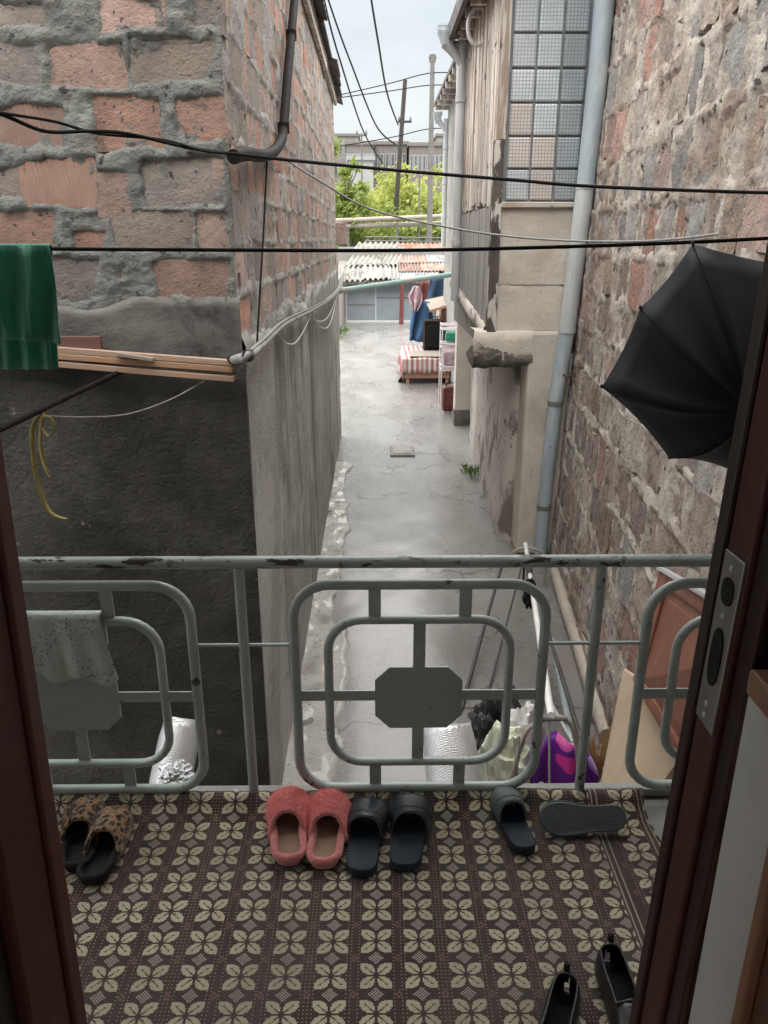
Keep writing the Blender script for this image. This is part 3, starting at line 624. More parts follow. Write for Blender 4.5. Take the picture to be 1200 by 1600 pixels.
# ragged ledge under the bay
us = np.linspace(.98, 1.55, 30); an = np.linspace(0, 1, 14); rows = []
sec = [(7.98, .755), (7.69, .757), (7.662, .745), (7.655, .66), (7.655, .56), (7.655, .47), (7.69, .435), (7.9, .43)]
for u in us:
    k = min(1, max(0, (u - .98) / .05)); rows.append([(u + .02 * float(fbm(u * 5, j * .9, 2)), y + .012 * float(fbm(u * 9, j * 1.1, 3)) + .06 * (1 - k), zq + .035 * float(fbm(u * 6, j * .7 + 4, 3)) * (j > 1) + (.12 * max(0, (u - 1.5)) if zq < .6 else 0)) for j, (y, zq) in enumerate(sec)])
led = MB().grid(rows)
led.build('ledge', 'concrete', sb, smooth=True)
m = MB(); rows = []
for u in np.linspace(.965, 1.56, 46):
    f_ = (u - .965) / .595; zt_ = .66 - .10 * f_ + .10 * float(fbm(u * 8, 3.3, 4)); zb_ = .40 + .03 * float(fbm(u * 6, 9.3, 3)) + .05 * max(0, f_ - .6); fr0 = 7.640 + .012 * f_ + .03 * float(fbm(u * 10, 5.5, 3)); hz = max(.05, zt_ - zb_)
    rows.append([(u + .012 * float(fbm(u * 7, j, 2)), y + (.03 * float(fbm(u * 11, j * 1.3, 4)) if 0 < j < 6 else 0), zq + .03 * float(fbm(u * 9, j * 1.1, 3))) for j, (y, zq) in enumerate([(7.70, zt_), (fr0 + .03, zt_), (fr0, zt_ - hz * .2), (fr0 - .012, zt_ - hz * .5), (fr0, zt_ - hz * .75), (fr0 + .03, zb_), (7.9, zb_ + .02), (8.3, zb_ + .05)])])
m.grid(rows); n0 = 8; m.f += [tuple(range(n0)), tuple(len(m.v) - n0 + i for i in range(n0))[::-1]]
m.build('broken_lip', 'concrete_dark', sb, smooth=True)
# corner post and cladding on the bay's alley side
MB().box((BX0 - .012, BY - .03, .74), (BX0 + .075, BY + .10, 2.45), jit=.004).build('corner_post', 'wood_paint_peel', sb, bevel=.006)
MB().box((BX0 - .008, BY - .026, 2.452), (BX0 + .085, BY + .10, 3.95), jit=.004).build('upper_corner_post', 'wood_weathered', sb, bevel=.006)
y = BY + .10; k = 0
while y < BY1:
    pw = rnd.uniform(.11, .17); top_ = 3.95; zb = rnd.uniform(.62, .80) + .08 * (y - BY)
    m = MB(); m.box((BX0 - rnd.uniform(.0, .02), y + .006, 1.95 + rnd.uniform(-.05, .05)), (BX0 + .04, y + pw, top_)); m.build('plank', 'wood_weathered', sb)
    m = MB(); m.box((BX0 - rnd.uniform(.0, .014), y + .004, zb), (BX0 + .04, y + pw, 1.9)); m.build('plank', 'cladding_grey', sb); y += pw
# crumbling edge under the cladding
m = MB(); rows = []
for y in np.linspace(BY + .05, BY1, 40):
    f_ = (y - BY) / (BY1 - BY); rows.append([(BX0 + x + .025 * float(fbm(y * 6, j, 3)), y, zq + .02 * float(fbm(y * 5, j + 9, 3)) + .30 * f_) for j, (x, zq) in enumerate([(.06, .80), (-.03, .79), (-.05, .70), (-.01, .62), (.1, .58), (.45, .56)])])
m.grid(rows); m.build('broken_edge', 'limewash', sb, smooth=True)
# glass block window
gw = MB().box((BX0 + .05, BY + .03, 1.925), (BX1 + .02, BY + .07, 3.95)).build('window', 'joint_grey', sb)
cols_ = 3; gx0, gx1 = BX0 + .105, BX1 - .045; cw = (gx1 - gx0) / cols_; rhh = .272
for r in range(8):
    for c in range(cols_):
        x0 = gx0 + c * cw; z0 = 1.94 + r * rhh
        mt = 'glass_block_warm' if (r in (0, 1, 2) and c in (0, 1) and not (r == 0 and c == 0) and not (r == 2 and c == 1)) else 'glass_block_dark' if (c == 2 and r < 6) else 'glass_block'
        m = MB(); m.box((x0 + .009, BY - .005, z0 + .009), (x0 + cw - .009, BY + .05, z0 + rhh - .009)); m.build('glass_block', mt, gw, bevel=.012)
MB().box((BX0 + .07, BY - .05, 1.88), (BX1 + .03, BY + .05, 1.93), jit=.006).build('sill', 'concrete', gw, bevel=.008)
# bay roof with eave
rf = MB().prism([(BX0 - .20, BY - .25, 3.82), (BX0 - .20, BY - .25, 3.90), (4, BY - .25, 5.3), (4, BY - .25, 5.2)], (0, BY1 - BY - .55, 0)).build('roof', 'roof_slate', sb)
for y in np.arange(BY, BY1 - .9, .45): MB().box((BX0 - .17, y, 3.74), (BX0 + .25, y + .07, 3.815)).build('rafter', 'wood_weathered', rf)
MB().box((BX0 - .25, BY - .27, 3.76), (BX0 - .203, BY1 - .8, 3.93)).build('fascia', 'roof_slate', rf)
MB().tube([Vector((BX0 - .06 + .10 * math.cos(a), 8.9, 3.62 + .17 * math.sin(a))) for a in np.linspace(0, 2 * PI, 16)], .022, 8, closed=True).build('cable_coil', 'cable_white', rf, smooth=True)

# blue-grey drain pipe at the corner of the stone wall
dp = thing('drainpipe', 'dented blue grey drainpipe on the corner of the stone wall', 'drainpipe', (1.8, 7.55, GZ))
pp = [(948, -40), (934, 120), (915, 290), (886, 515), (868, 628), (850, 790), (843, 880)]
P = [aY(x, y, 7.56) for x, y in pp]; P[-1].z = GZ
rr_ = [.088, .088, .084, .076, .070, .068]
for i in range(6): MB().tube([P[i], P[i + 1] + (P[i] - P[i + 1]).normalized() * -.03], [rr_[i], rr_[i] * .95], 16).build('pipe_section', ('pipe_blue', 'pipe_blue', 'pipe_grey', 'pipe_blue', 'pipe_blue', 'pipe_blue')[i], dp, smooth=True)
for i in (2, 3, 4, 5): MB().tube([P[i] + Vector((0, 0, .012)), P[i] - Vector((0, 0, .03))], rr_[i] + .008, 16).build('collar', 'pipe_dull' if i > 3 else 'pipe_grey', dp)
tag(MB().beam(aY(884, 590, 7.46), aY(934, 575, 7.2), .02, .022).build('rusty_bracket', 'rust', bevel=.003), 'rusty iron bracket sticking out of the stone wall beside the drainpipe', 'bracket')

# far drainpipes with crenellated hopper heads
def hopper_pipe(px, ytop, ybot, hx, hy, hs, X, label):
    top_ = aX(px, ytop, X); D = top_.y; r = .055
    t_ = thing('hopper_drainpipe', label, 'drainpipe', (top_.x, D, aY(px, ybot, D).z), 'drainpipes with hopper heads')
    b = Vector((top_.x, D, aY(px, ybot, D).z))
    MB().tube([top_ + Vector((0, 0, .25)), b], r, 12).build('pipe', 'pipe_grey', t_, smooth=True)
    for f_ in (.15, .45, .75): q0 = top_.lerp(b, f_); MB().tube([q0, q0 + Vector((0, 0, .07))], r + .012, 12).build('collar', 'pipe_grey', t_)
    h0 = aY(hx, hy, D); wv_ = hs
    MB().tube([top_ - Vector((0, 0, .02)), top_ + Vector((-.02, 0, .03)), h0 + Vector((.06, 0, -wv_ * .9)), h0 + Vector((0, 0, -wv_ * .6))], [r * .95, r, r * 1.1, r * 1.5], 12).build('neck', 'pipe_grey', t_, smooth=True)
    m = MB(); lo = [(-.45, -.35), (.45, -.35), (.45, .35), (-.45, .35)]
    vs = [h0 + Vector((x * wv_ * .5, y * wv_ * .6, -wv_ * .75)) for x, y in lo] + [h0 + Vector((x * wv_, y * wv_, -wv_ * .15)) for x, y in lo] + [h0 + Vector((x * wv_ * 1.06, y * wv_, .05 * wv_)) for x, y in lo]
    m.add(vs, [(0, 1, 5, 4), (1, 2, 6, 5), (2, 3, 7, 6), (3, 0, 4, 7), (4, 5, 9, 8), (5, 6, 10, 9), (6, 7, 11, 10), (7, 4, 8, 11), (3, 2, 1, 0)]); hp = m.build('hopper', 'pipe_blue', t_)
    for k in range(9):
        x = h0.x + (k / 8 - .5) * .9 * wv_; m = MB(); m.box((x - .03 * wv_, h0.y - .38 * wv_, h0.z + .03 * wv_), (x + .03 * wv_, h0.y - .34 * wv_, h0.z + .14 * wv_)); m.build('crenel', 'pipe_blue', hp)
hopper_pipe(722, 100, 470, 699, 44, .24, 1.03, 'nearer grey drainpipe with a crenellated hopper head by the wooden cladding')
hopper_pipe(697, 205, 385, 684, 177, .22, 1.62, 'smaller farther drainpipe with a crenellated hopper head')

# ================================================================ second house on the right, column
h2 = thing('far_house', 'plastered house with a dark eave behind the stone building', 'building', (3.5, 16.5, GZ))
MB().box((1.78, 12.3, GZ), (6, 20.6, 4.6)).build('wall', 'concrete_grey', h2)
rf = MB().prism([(1.45, 11.45, 4.62), (1.45, 11.45, 4.70), (5, 11.45, 6.4), (5, 11.45, 6.3)], (0, 9.4, 0)).build('roof', 'roof_slate', h2)
for y in np.arange(11.9, 20.6, .7): MB().box((1.46, y, 4.50), (2.2, y + .12, 4.61)).build('rafter', 'wood_weathered', rf)
col = thing('concrete_column', 'square grey concrete column at the end of the white lower wall', 'column', (1.57, 13.85, GZ))
MB().box((1.44, 13.72, GZ), (1.72, 14.0, .62)).build('shaft', 'concrete', col, bevel=.012)
MB().box((1.432, 13.712, GZ), (1.728, 14.008, GZ + .30), jit=.008).build('worn_base', 'concrete_dark', col, bevel=.012)

# ================================================================ clutter in the alley
bd = thing('day_bed', 'low wooden bed covered with a red striped sheet', 'bed', (1.25, 19.2, GZ))
bx0, bx1, by0, by1, bz = .70, 1.76, 18.05, 20.4, -1.02
for x in (bx0 + .04, bx1 - .1):
    for y in (by0 + .04, by1 - .1): MB().box((x, y, GZ), (x + .07, y + .07, GZ + .2)).build('leg', 'wood_pink', bd)
MB().box((bx0 + .01, by0 + .01, GZ + .13), (bx1, by1, GZ + .30)).build('frame', 'wood_pink', bd, bevel=.01)
MB().box((bx0 + .02, by0 + .02, GZ + .30), (bx1, by1, bz - .02)).build('mattress', 'cardboard', bd, bevel=.04)
rows = []
for i, y in enumerate(np.linspace(by0 - .02, by1, 22)):
    rows.append([(bx0 - .10 - .05 * math.sin(y * 9), y + .0, bz - .50 + .14 * math.sin(y * 5)), (bx0 - .03, y, bz - .22), (bx0 + .01, y, bz + .005)] + [(x, y, bz + .012 * math.sin(x * 9 + y * 4)) for x in np.linspace(bx0 + .08, bx1 - .02, 18)])
MB().grid(rows).build('sheet_top', 'striped_sheet', bd, smooth=True, solid=.008)
rows = []
for x in np.linspace(bx0 - .06, bx1 - .01, 40):
    rows.append([(x, by0 - .035 - .02 * s - .012 * math.sin(x * 40), bz + .008 - s * .32 - (.02 * math.sin(x * 17) if s == 1 else 0)) for s in (0, .1, .4, .7, 1)])
MB().grid(rows).build('sheet_front', 'striped_sheet', bd, smooth=True, solid=.006)
o = MB().box((.83, 18.2, bz + .015), (1.60, 19.15, bz + .055), jit=.012).build('folded_mat', 'cardboard', bevel=.01); tag(o, 'flat grey folded mat lying on the striped bed', 'mat')
def suitcase(lo, hi, mt, label, handle=True):
    c = thing('suitcase', label, 'suitcase', ((lo[0] + hi[0]) / 2, (lo[1] + hi[1]) / 2, lo[2]))
    MB().box(lo, hi).build('shell', mt, c, bevel=.05)
    MB().box((lo[0] + .08, lo[1] - .03, lo[2] + .1), (hi[0] - .08, lo[1] + .02, hi[2] - .12)).build('pocket', mt, c, bevel=.015)
    xm = (lo[0] + hi[0]) / 2
    MB().tube(curve([(xm - .1, (lo[1] + hi[1]) / 2, hi[2] - .01), (xm - .09, (lo[1] + hi[1]) / 2, hi[2] + .05), (xm + .09, (lo[1] + hi[1]) / 2, hi[2] + .05), (xm + .1, (lo[1] + hi[1]) / 2, hi[2] - .01)], 4), .012, 6).build('handle', 'cable_black', c)
    MB().tube([(lo[0] + .02, lo[1] - .004, lo[2] + .06), (lo[0] + .02, lo[1] - .004, hi[2] - .06), (lo[0] + .06, lo[1] - .004, hi[2] - .02), (hi[0] - .06, lo[1] - .004, hi[2] - .02)], .008, 5).build('piping', 'rust', c)
    return c
a = aY(662, 540, 19.2); b = aY(700, 500, 19.2)
suitcase((a.x, 19.2, bz + .02), (b.x - .1, 19.55, b.z), 'case_black', 'black soft suitcase standing on the striped bed')
suitcase((b.x - .18, 19.62, bz + .02), (1.75, 20.0, b.z - .02), 'case_black', 'second black suitcase behind the first on the striped bed')
def hang_cloth(pxs, Y, mt, name, label, cat, amp=.04, n=18, solid=.012, fold=22):
    """cloth whose outline runs left edge / right edge from top to bottom"""
    rows = []
    for k in range(len(pxs)):
        (x0, y0), (x1, y1) = pxs[k]; row = []
        for s in np.linspace(0, 1, n):
            p = aY(x0 + (x1 - x0) * s, y0 + (y1 - y0) * s, Y); g = k / max(1, len(pxs) - 1)
            p.y += amp * (.3 + g) * math.sin(s * fold + 1.1 * k + 2 * math.sin(s * 5)); row.append(p)
        rows.append(row)
    # refine between rows
    R2 = []
    for k in range(len(rows) - 1):
        for q_ in range(4): R2.append([rows[k][i].lerp(rows[k + 1][i], q_ / 4) for i in range(n)])
    R2.append(rows[-1])
    return tag(MB().grid(R2).build(name, mt, smooth=True, solid=solid), label, cat)
hang_cloth([((655, 468), (672, 472)), ((645, 482), (676, 490)), ((641, 505), (678, 508)), ((640, 532), (668, 535))], 20.5, 'cloth_blue', 'blue_coat', 'blue cloth coat hanging above the bed', 'coat', .10, fold=14)
hang_cloth([((646, 447), (654, 447)), ((638, 462), (660, 460)), ((641, 474), (659, 472)), ((646, 488), (652, 486))], 20.2, 'plastic_mauve', 'plastic_bag', 'crumpled mauve plastic bag hanging over the blue coat', 'bag', .08, fold=16)
hang_cloth([((672, 437), (712, 433)), ((670, 452), (713, 450)), ((668, 470), (714, 466))], 21.2, 'tarp_blue', 'blue_tarp', 'dark blue tarpaulin hanging under the lean-to roof', 'tarpaulin', .08, fold=12)
hang_cloth([((655, 440), (672, 438)), ((655, 462), (672, 462)), ((657, 484), (670, 484))], 22.5, 'case_brown', 'brown_cloth', 'dark red brown cloth hanging beside the blue tarpaulin', 'cloth', .08, fold=12)
sh = thing('wall_shelf', 'tilted board shelf jutting from the house above the suitcases', 'shelf', (1.5, 19.9, -.2))
a = aY(672, 485, 19.6); b = aY(714, 478, 19.6)
m = MB(); m.prism([(a.x, 19.6, a.z - .02), (1.9, 19.6, b.z + .02), (1.9, 21.0, b.z + .14), (a.x - .05, 21.0, a.z + .12)], (0, 0, .03)); m.build('board', 'cardboard', sh)
MB().beam((a.x - .02, 19.58, a.z - .02), (1.9, 19.58, b.z + .02), .03, .06).build('front_batten', 'wood_pink', sh)
MB().box((1.66, 19.62, GZ), (1.75, 19.71, b.z)).build('post', 'case_brown', sh)
# drying rack
dr = thing('drying_rack', 'white and pink tiered drying rack beside the concrete column', 'drying rack', (1.45, 14.9, GZ))
rx0, rx1 = 1.27, 1.70
ztop = aY(690, 507, 14.7).z
for x in (rx0, rx1):
    for y in (14.7, 15.15): MB().tube([(x, y, GZ), (x, y, ztop)], .012, 8).build('upright', 'rack_white', dr)
for zl, mt in ((ztop - .02, 'rack_pink'), (ztop - .10, 'rack_white'), (ztop - .36, 'rack_white'), (ztop - .44, 'rack_pink'), (ztop - .78, 'rack_white'), (ztop - .86, 'rack_pink')):
    for y in np.linspace(14.7, 15.15, 5): MB().tube([(rx0, y, zl), (rx1, y, zl)], .009, 6).build('rung', mt, dr)
    for x in (rx0, rx1): MB().tube([(x, 14.7, zl), (x, 15.15, zl)], .009, 6).build('side_rail', mt, dr)
tag(MB().box((rx0 + .08, 14.78, ztop - .34), (rx1 - .04, 15.05, ztop - .14), jit=.03).build('folded_laundry', 'cloth_green', bevel=.04), 'small green laundry heap on the second tier of the drying rack', 'laundry')
tag(MB().box((rx0 + .03, 14.74, ztop - .77), (rx1 - .03, 15.1, ztop - .50), jit=.02).build('cloth_box', 'plastic_mauve', bevel=.02), 'mauve and white box on the third tier of the drying rack', 'box')
tag(MB().box((rx0 + .02, 14.74, ztop - .85 + .0), (rx1 - .03, 15.1, ztop - .79), jit=.01).build('white_tray', 'rack_white', bevel=.01), 'flat white tray in the lower part of the drying rack', 'tray')
suitcase((rx0 + .04, 14.76, GZ + .04), (rx1 - .03, 15.05, GZ + .52), 'case_brown', 'dark red suitcase standing under the drying rack')
tag(MB().box((rx0 + .06, 14.78, GZ), (rx1 - .05, 15.03, GZ + .045)).build('wooden_block', 'wood_weathered', bevel=.005), 'low wooden block under the dark red suitcase', 'block')

# ================================================================ shed and gate at the end of the alley
sh_ = thing('shed', 'low shed with a patchwork corrugated roof at the end of the alley', 'shed', (.6, 30, GZ))
z_e = aY(600, 441, 31.9).z; zb = aY(600, 388, 35.5).z
MB().box((-1.6, 34.2, GZ), (4.2, 34.5, zb - .1)).build('back_wall', 'far_wall', sh_)
MB().box((2.6, 32.2, GZ), (2.75, 34.2, z_e)).build('side_wall', 'far_brown', sh_)
for x in (-1.35, 2.5): MB().box((x, 32.0, GZ), (x + .12, 32.12, z_e - .02)).build('post', 'wood_lath', sh_)
MB().beam((-1.5, 32.0, z_e - .04), (4, 32.0, z_e + .08), .12, .10).build('eave_beam', 'wood_weathered', sh_)
rfs = MB().prism([(-1.5, 31.9, z_e + .0), (4, 31.9, z_e + .10), (4, 35.56, zb + .0), (-1.5, 35.56, zb - .06)], (0, 0, .03)).build('roof', 'far_brown', sh_)
def corr(x0, x1, y0, y1, dz, mt, waves, amp=.055, skew=0):
    rows = []
    for s in np.linspace(0, 1, waves * 8 + 1):
        row = []
        for g in (0, .33, .66, 1):
            y = y0 + (y1 - y0) * g; x = x0 + (x1 - x0) * s + skew * g
            zz = z_e + (x + 1.5) / 5.5 * .1 * (1 - (y - 29.1) / 6.1) + (zb - z_e) * (y - 29.1) / 6.1
            row.append((x, 31.9 + (y - 29.1) * .6, zz + dz + amp * math.sin(s * waves * 2 * PI)))
        rows.append(row)
    MB().grid(rows).build('roof_sheet', mt, rfs, solid=.014)
corr(-1.35, -.30, 28.9, 31.4, .09, 'asbestos', 5); corr(-.42, .62, 28.95, 31.3, .13, 'asbestos', 5); corr(.60, 1.05, 28.95, 32.0, .09, 'asbestos', 3)
corr(-1.2, .1, 31.2, 33.6, .15, 'asbestos', 6, skew=.35); corr(.05, 1.0, 31.1, 33.5, .18, 'asbestos', 5, skew=.35); corr(-1.0, .9, 33.4, 35.3, .20, 'asbestos', 8, skew=.3)
corr(1.0, 2.6, 29.0, 30.2, .09, 'tin', 12, .018); corr(1.0, 2.0, 30.1, 31.6, .13, 'rust_tile', 8, .03); corr(1.9, 3.2, 30.1, 31.7, .15, 'rust_tile', 9, .03)
corr(.95, 2.3, 31.5, 33.2, .17, 'rust_tile', 9, .03); corr(2.2, 3.4, 31.5, 33.4, .19, 'tin', 9, .02); corr(1.0, 3.4, 33.2, 35.2, .21, 'rust_tile', 12, .03)
g = thing('metal_gate', 'pale blue grey sheet metal gate with two leaves under the shed roof', 'gate', (.1, 32.5, GZ))
gz1 = z_e + .12; gxs = [aY(541, 470, 32.5).x, aY(587, 470, 32.5).x, aY(690, 470, 32.5).x]
for i, mid in ((0, 476), (1, 465)):
    zm = aY(580, mid, 32.5).z; x0, x1 = gxs[i] + .02, gxs[i + 1] - .02
    MB().box((x0, 32.5, GZ + .08), (x1, 32.53, zm - .02)).build('lower_panel', 'gate_blue', g); MB().box((x0, 32.5, zm + .02), (x1, 32.53, gz1)).build('upper_panel', 'gate_blue', g)
    MB().box((x0, 32.49, zm - .03), (x1, 32.52, zm + .018)).build('crossbar', 'pipe_dull', g)
    for k in range(1, 9 if i else 4): xk = x0 + (x1 - x0) * k / (9 if i else 4); MB().box((xk - .012, 32.492, GZ + .09), (xk + .012, 32.499, zm - .04)).build('rib', 'gate_blue', g)
for x in gxs: MB().box((x - .03, 32.47, GZ), (x + .03, 32.55, gz1)).build('stile', 'pipe_grey', g)
MB().box((gxs[0], 32.44, GZ), (gxs[2], 32.54, GZ + .07)).build('threshold', 'pipe_white', g)
a = aY(627, 505, 31.7)
tag(MB().tube([(a.x, 31.7, GZ), (a.x + .03, 31.7, z_e + .02)], [.09, .07], 8).build('prop_post', 'case_brown'), 'reddish wooden prop post in front of the metal gate', 'post')
wl = MB().box((-3.5, 27.0, GZ), (-1.24, 32.4, .3)).build('yard_wall', 'far_brown'); tag(wl, 'low brown yard wall beside the left edge of the metal gate', 'wall')
tl = thing('teal_pipe', 'peeling teal pipe spanning the alley in front of the shed', 'pipe', aY(540, 452, 13.4))
a, b = aY(533, 454, 13.3), aY(712, 428, 14.6)
b2 = Vector((1.79, 14.6, b.z)); MB().tube([a + Vector((-.02, 0, 0)), a.lerp(b, .5), b, b2], .045, 10).build('pipe', 'pipe_teal', tl, smooth=True)
MB().tube([a, a + Vector((-.12, -.05, .02))], .06, 10).build('socket', 'pipe_teal', tl)
tag(MB().box((-1.6, 35.9, GZ), (4.2, 36.6, aY(600, 386, 36).z)).build('white_wall', 'far_white'), 'white garage wall showing above the shed roof', 'wall')

# ================================================================ background
def tree(x, y, h_, r_, mt, label, seed, nleaf=2600, zc=.62, ls=.16, squash=.75):
    R_ = random.Random(seed); t_ = thing('tree', label, 'tree', (x, y, GZ), 'trees beyond the shed'); m = MB()
    base = Vector((x, y, GZ)); top_ = base + Vector((R_.uniform(-.3, .3), 0, h_ * .75))
    m.tube(curve([base, base.lerp(top_, .4) + Vector((R_.uniform(-.2, .2), 0, 0)), top_], 4), [.14 * r_ / 1.6 * (1 - .8 * i / 8) for i in range(9)], 7)
    for k in range(7):
        a = R_.uniform(0, 2 * PI); s = base.lerp(top_, R_.uniform(.35, .85)); e = s + Vector((math.cos(a) * r_ * .8, math.sin(a) * r_ * .8, h_ * R_.uniform(.1, .25)))
        m.tube([s, s.lerp(e, .5) + Vector((0, 0, .15)), e], [.05, .03, .012], 5)
    m.build('trunk', 'bark', t_, smooth=True)
    cl = [(base + Vector((R_.gauss(0, .5) * r_, R_.gauss(0, .5) * r_, h_ * zc + R_.gauss(0, .34) * h_ * .42)), R_.uniform(.22, .42) * r_) for _ in range(34)]
    m = MB()
    for _ in range(nleaf):
        c, rad = R_.choice(cl); d = Vector((R_.gauss(0, 1), R_.gauss(0, 1), R_.gauss(0, 1))).normalized() * rad * R_.uniform(.3, 1.1); p = c + d
        if p.z < GZ + .1: p.z = GZ + R_.uniform(.1, .6)
        n_ = Vector((R_.gauss(0, 1), R_.gauss(0, 1), R_.gauss(.6, 1))).normalized(); u = n_.orthogonal().normalized(); v_ = n_.cross(u); l_ = ls * R_.uniform(.6, 1.3)
        m.add([p - u * l_, p + v_ * l_ * .45 + n_ * l_ * .1, p + u * l_, p - v_ * l_ * .45 + n_ * l_ * .1], [(0, 1, 2, 3)])
    m.build('crown', mt, t_)
for i, (px, Y, topy, r_, mt, lab) in enumerate([(538, 40, 225, 1.1, 'leaf_green', 'tall narrow leafy tree behind the end of the brick building'), (583, 47, 285, 2.0, 'leaf_lime', 'bright lime bush to the right of the thin lamp post'), (612, 50, 262, 2.2, 'leaf_lime', 'bright lime tree at the foot of the dark leaning pole'), (640, 46, 272, 2.0, 'leaf_lime', 'bright lime tree between the leaning pole and the thin post'), (668, 49, 285, 2.1, 'leaf_lime', 'bright lime tree behind the concrete pole'), (693, 44, 290, 1.7, 'leaf_lime', 'lime tree partly hidden by the farther drainpipe'), (556, 42, 330, 1.5, 'leaf_green', 'low green bush next to the brick building'), (600, 42, 335, 1.7, 'leaf_green', 'low green bush behind the twin heating pipes'), (650, 42, 335, 1.8, 'leaf_green', 'low green bush left of the concrete pole'), (688, 41, 335, 1.4, 'leaf_green', 'low green bush right of the concrete pole')]):
    p = aY(px, topy - 16, Y); tree(p.x, Y, (p.z - GZ) * 1.0, r_, mt, lab, 50 + i, zc=.60)
# utility poles
def pole(name, px, ytop, Y, r0, r1, mt, label, lean=0, cross=None, ybase=None):
    p = aY(px, ytop, Y); t_ = thing(name, label, 'pole', (p.x + lean, Y, GZ))
    MB().tube([(p.x + lean, Y, GZ - .05), (p.x, Y, p.z)], [r0, r1], 10).build('shaft', mt, t_, smooth=True)
    if cross:
        for dz, wd in cross:
            c = MB().box((p.x - wd, Y - .05, p.z - dz - .05), (p.x + wd, Y + .05, p.z - dz + .05)).build('crossarm', mt, t_)
            for sx in (-1, 1): MB().lathe([(.03, 0), (.06, .04), (.05, .12), (.02, .2)], (p.x + sx * wd * .85, Y, p.z - dz + .05), 8).build('insulator', 'pipe_dull', c)
    return p
pole('utility_pole', 676, 85, 38, .15, .10, 'pipe_dull', 'pale concrete utility pole beside the right hand roofs', 0, [(.25, .14)])
pole('utility_pole', 633, 125, 44, .16, .11, 'rod_dark', 'dark leaning wooden utility pole above the lime trees', aY(613, 300, 44).x - aY(633, 125, 44).x - .15, [(1.9, .35)])
pole('lamp_post', 565, 208, 46, .06, .045, 'pipe_dull', 'thin dark post with a short crossarm on the left of the trees', 0, [(.1, .3)])
pole('thin_post', 656, 262, 39.5, .05, .04, 'pipe_dull', 'thin dark post between the concrete pole and the leaning pole', 0)
# twin heating pipes and fence behind the shed
for i, (y0, y1, lab) in enumerate([(343, 337, 'upper of the two horizontal pipes in front of the trees'), (352, 348, 'lower of the two horizontal pipes in front of the trees')]):
    t_ = thing('heating_pipe', lab, 'pipe', (0, 39, GZ), 'heating pipes'); a = aY(520, y0 + 2, 39); b = aY(720, y1, 39 + i * .4)
    MB().tube([a, b], .11, 10).build('pipe', 'pipe_beige', t_, smooth=True)
    for f_ in (.12, .5, .88): q0 = a.lerp(b, f_); MB().tube([(q0.x, q0.y, GZ), q0], .05, 6).build('support', 'pipe_dull', t_)
fn = thing('rail_fence', 'thin pale rail fence behind the white garage wall', 'fence', (1, 38, GZ))
for yy_ in (371, 377): MB().tube([aY(570, yy_ - 1, 37.5), aY(715, yy_ + 1, 37.5)], .035, 6).build('rail', 'pipe_dull', fn)
for px in range(575, 716, 18): p = aY(px, 369, 37.5); MB().tube([(p.x, 37.5, GZ), p], .03, 6).build('post', 'pipe_dull', fn)
# far buildings
def building(px0, px1, ytop, Y, mt, label, wins=None, roof=None, dep=12):
    a = aY(px0, ytop, Y); b = aY(px1, ytop, Y); t_ = thing('apartment_building', label, 'building', ((a.x + b.x) / 2, Y + dep / 2, GZ))
    MB().box((a.x, Y, GZ), (b.x, Y + dep, a.z)).build('wall', mt, t_)
    MB().box((a.x - .2, Y - .2, a.z), (b.x + .2, Y + dep, a.z + .35)).build('roof', 'far_brown' if roof is None else roof, t_)
    if wins:
        nx, nz_ = wins; W = b.x - a.x
        for i in range(nx):
            for j in range(nz_):
                x0 = a.x + W * (i + .28) / nx; x1 = a.x + W * (i + .72) / nx; zt = a.z - 1.0 - j * 2.8
                f_ = MB().box((x0 - .1, Y - .06, zt - 1.5), (x1 + .1, Y + .02, zt + .1)).build('window', 'far_white', t_); MB().box((x0, Y - .09, zt - 1.4), (x1, Y - .062, zt)).build('pane', 'window_dark', f_)
    return t_
building(541, 584, 226, 92, 'far_brown', 'long brown building with a row of windows on the skyline, left end', (9, 1))
building(583, 636, 226, 96, 'far_brown', 'brown roofed building behind the dark leaning pole', (6, 1))
building(640, 700, 228, 94, 'far_brown', 'brown building with a ribbed upper storey behind the concrete pole', (9, 1))
building(683, 712, 213, 118, 'far_wall', 'pale tower block in the distance beside the farther drainpipe', (3, 3))
building(520, 560, 213, 125, 'far_wall', 'pale distant tower block next to the brick eave', (5, 2))
building(545, 583, 250, 80, 'far_white', 'white low building behind the thin lamp post', None, 'far_white')
building(700, 900, 225, 130, 'far_wall', 'distant pale block behind the right hand houses', (8, 3)); building(250, 515, 230, 120, 'far_wall', 'distant pale block behind the brick building', (8, 3))

# ================================================================ wires
def wire(name, pts, r, mt, label, cat='wire', n=8, seg=6, group=None): return tag(MB().tube(curve(pts, n), r, seg).build(name, mt, smooth=True), label, cat, group)
wire('power_cable', [aY(-60, 168, 2.7), aY(0, 178, 2.9), aY(70, 205, 3.1), aY(140, 205, 3.2), aY(200, 209, 3.3), aY(300, 232, 3.42), aY(370, 241, 3.40), aY(480, 253, 3.4), aY(640, 268, 3.35), aY(800, 281, 3.3), aY(905, 290, 3.25), aY(1060, 297, 3.2), aY(1260, 303, 3.15)], .0068, 'cable_black', 'upper thick black cable crossing the alley from the brick corner', 'cable')
wire('thin_cable', [aY(-60, 163, 2.68), aY(0, 176, 2.88), aY(85, 190, 3.15), aY(150, 208, 3.25), aY(235, 216, 3.35), aY(270, 222, 3.4), aY(320, 236, 3.4), aY(372, 240, 3.38)], .0055, 'cable_black', 'thin black cable twisted round the thick cable on the brick front', 'cable')
YC = 2.35
